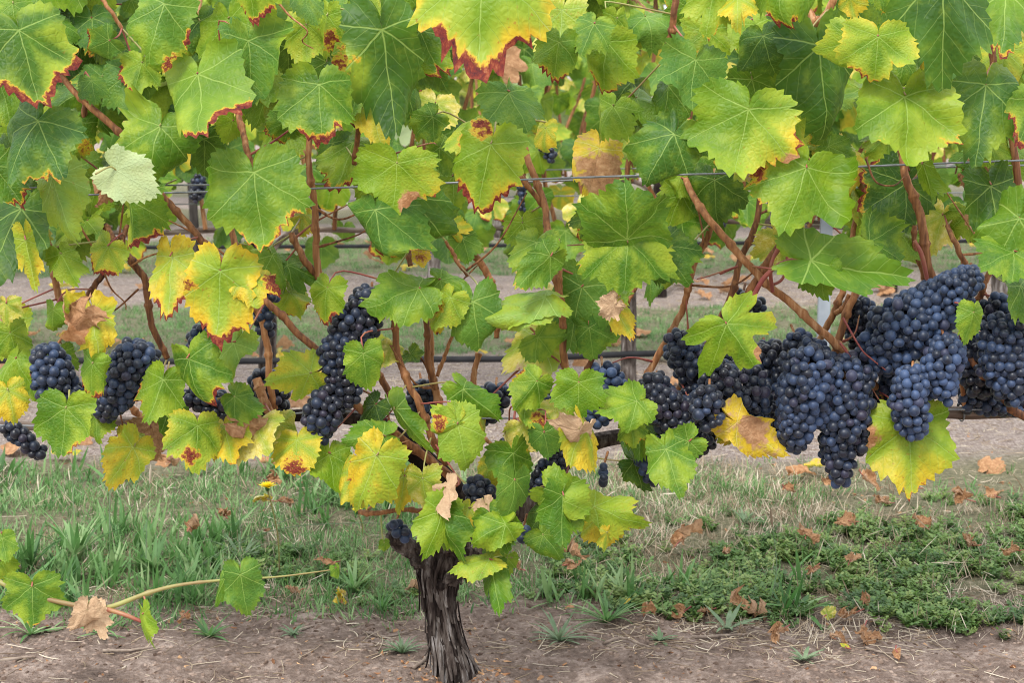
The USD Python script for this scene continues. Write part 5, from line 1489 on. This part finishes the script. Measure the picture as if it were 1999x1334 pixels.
for px, py, s, st, lab in FALL:
    p = on_ground(px, py); p[2] = gz(p[0], p[1]) + .012 + .027 * (p[1] > .38) + .012 * (p[1] > .38 and p[0] < 0)
    L = s * .66 * scale_at(p)
    fl = s < 30 or st == 'p'
    P, f, uv, lm, li = leaf_local(rf, W=rf.uniform(1.1, 1.6), style=st, fold=rf.uniform(-.5, .5) * (not fl), cup=rf.uniform(-.5, .5) * (not fl), rip=.12 * (not fl), crumple=0.05 if fl else rf.uniform(.5, 1.0), margin=[(0, .5, 90)] if st == 'ty' else (),
                                 bends=() if fl else [(rf.uniform(50, 120), rf.uniform(.0, .35), rf.uniform(60, 200), rf.uniform(.1, .25)), (-rf.uniform(50, 120), rf.uniform(.0, .35), rf.uniform(40, 180), rf.uniform(.1, .25)), (rf.uniform(-20, 20), rf.uniform(.2, .6), rf.uniform(-120, 140), .2)])
    A = rotm(rf.uniform(0, 6.3), 'z') @ rotm(rf.normal(0, .45), 'x') @ rotm(rf.normal(0, .35), 'y')
    A = rotm(.3 if not fl else .12, 'x') @ A                 # propped by the stems beneath, facing a little to the camera
    v = (P * L) @ A.T
    v[:, 2] += max(0.0, -.004 - v[:, 2].min() - .012) if p[1] < .38 else 0
    t = thing('fallen_leaf', lab, 'fallen leaf', None, p)
    put(t, 'blade', v + p, f, M['leaf'], True, uv, {'lm': lm, 'li': li})
    b = p + A @ np.array([0, .05 * L, 0])
    put(t, 'petiole', *sweep(spline([p, b + A[:, 1] * L * .3, b + A[:, 1] * L * .7 + [.004, 0, .002]], 8), .0011, 5)[:2], M['red_stem'])
# far fallen leaves between the rows behind: too many and too small to name one by one
parts = []
fp = np.vstack([sow(rf, 70, -2, 2, 2.3, 3.0, lambda x, y: 1 + 0 * x), sow(rf, 110, -2.5, 2.5, 3.5, 5.6, lambda x, y: 1 + 0 * x), sow(rf, 30, -1.2, 1.2, 1.1, 2.2, lambda x, y: .6 + 0 * x)])
ac = [[], [], [], [], []]; off = 0
for x, y in fp:
    P, f, uv, lm, li = leaf_local(rf, style=rf.choice(['t', 'ty', 'y'], p=[.7, .2, .1]), lod=1, crumple=.5, fold=rf.uniform(-.4, .4))
    v = (P * rf.uniform(.03, .055)) @ (rotm(rf.uniform(0, 6.3), 'z') @ rotm(rf.normal(0, .5), 'x')).T + [x, y, gz(x, y) + .022]
    for q, a in zip(ac, (v, f + off, uv, lm, li)):
        q.append(a)
    off += len(v)
pth = put('/World', 'leaf_litter', np.vstack(ac[0]), np.vstack(ac[1]), M['leaf'], True, np.vstack(ac[2]), {'lm': np.vstack(ac[3]), 'li': np.vstack(ac[4])})
tag(stage.GetPrimAtPath(pth), 'scattered dry leaf litter on the grass and soil of the rows behind', 'leaf litter', kind='stuff')

# ------------------------------------------------------------------ twigs on the soil
for k, (pts, r, lab) in enumerate([([(-30, 1310), (30, 1303), (72, 1302)], .0032, 'dark twig on bare soil at the lower left corner'), ([(203, 1293), (250, 1289), (298, 1287)], .0028, 'straight grey twig on bare soil at left'),
                                   ([(582, 1247), (605, 1236), (630, 1228)], .0028, 'short dark twig in straw left of the trunk'), ([(714, 1240), (750, 1244), (792, 1246)], .0026, 'grey twig above the silvery rosette'),
                                   ([(1350, 1250), (1400, 1252), (1462, 1250)], .003, 'brown twig along the herb edge'), ([(1178, 1268), (1215, 1262), (1266, 1285)], .0026, 'bent pale twig on soil right of the trunk'),
                                   ([(808, 1315), (830, 1298), (842, 1270)], .003, 'pale twig leaning at the trunk foot'), ([(1690, 1268), (1730, 1276), (1768, 1282)], .0022, 'thin red twig beside the large pale fallen leaf'), ([(960, 1040 + 190), (1010, 1244), (1040, 1240)], .0022, 'thin grey twig right of the trunk')]):
    w = []
    for x, y in pts:
        p = on_ground(x, y); p[2] = gz(p[0], p[1]) + r * .8; w.append(p)
    n = 24
    pth = put('/World', 'twig', *sweep(spline(w, n) + np.cumsum(rf.normal(0, .0004, (n, 3)), 0), np.linspace(r, r * .5, n), 7, bark_disp(k + 80, .1, .2))[:2], M['twig'])
    tag(stage.GetPrimAtPath(pth), lab, 'twig')
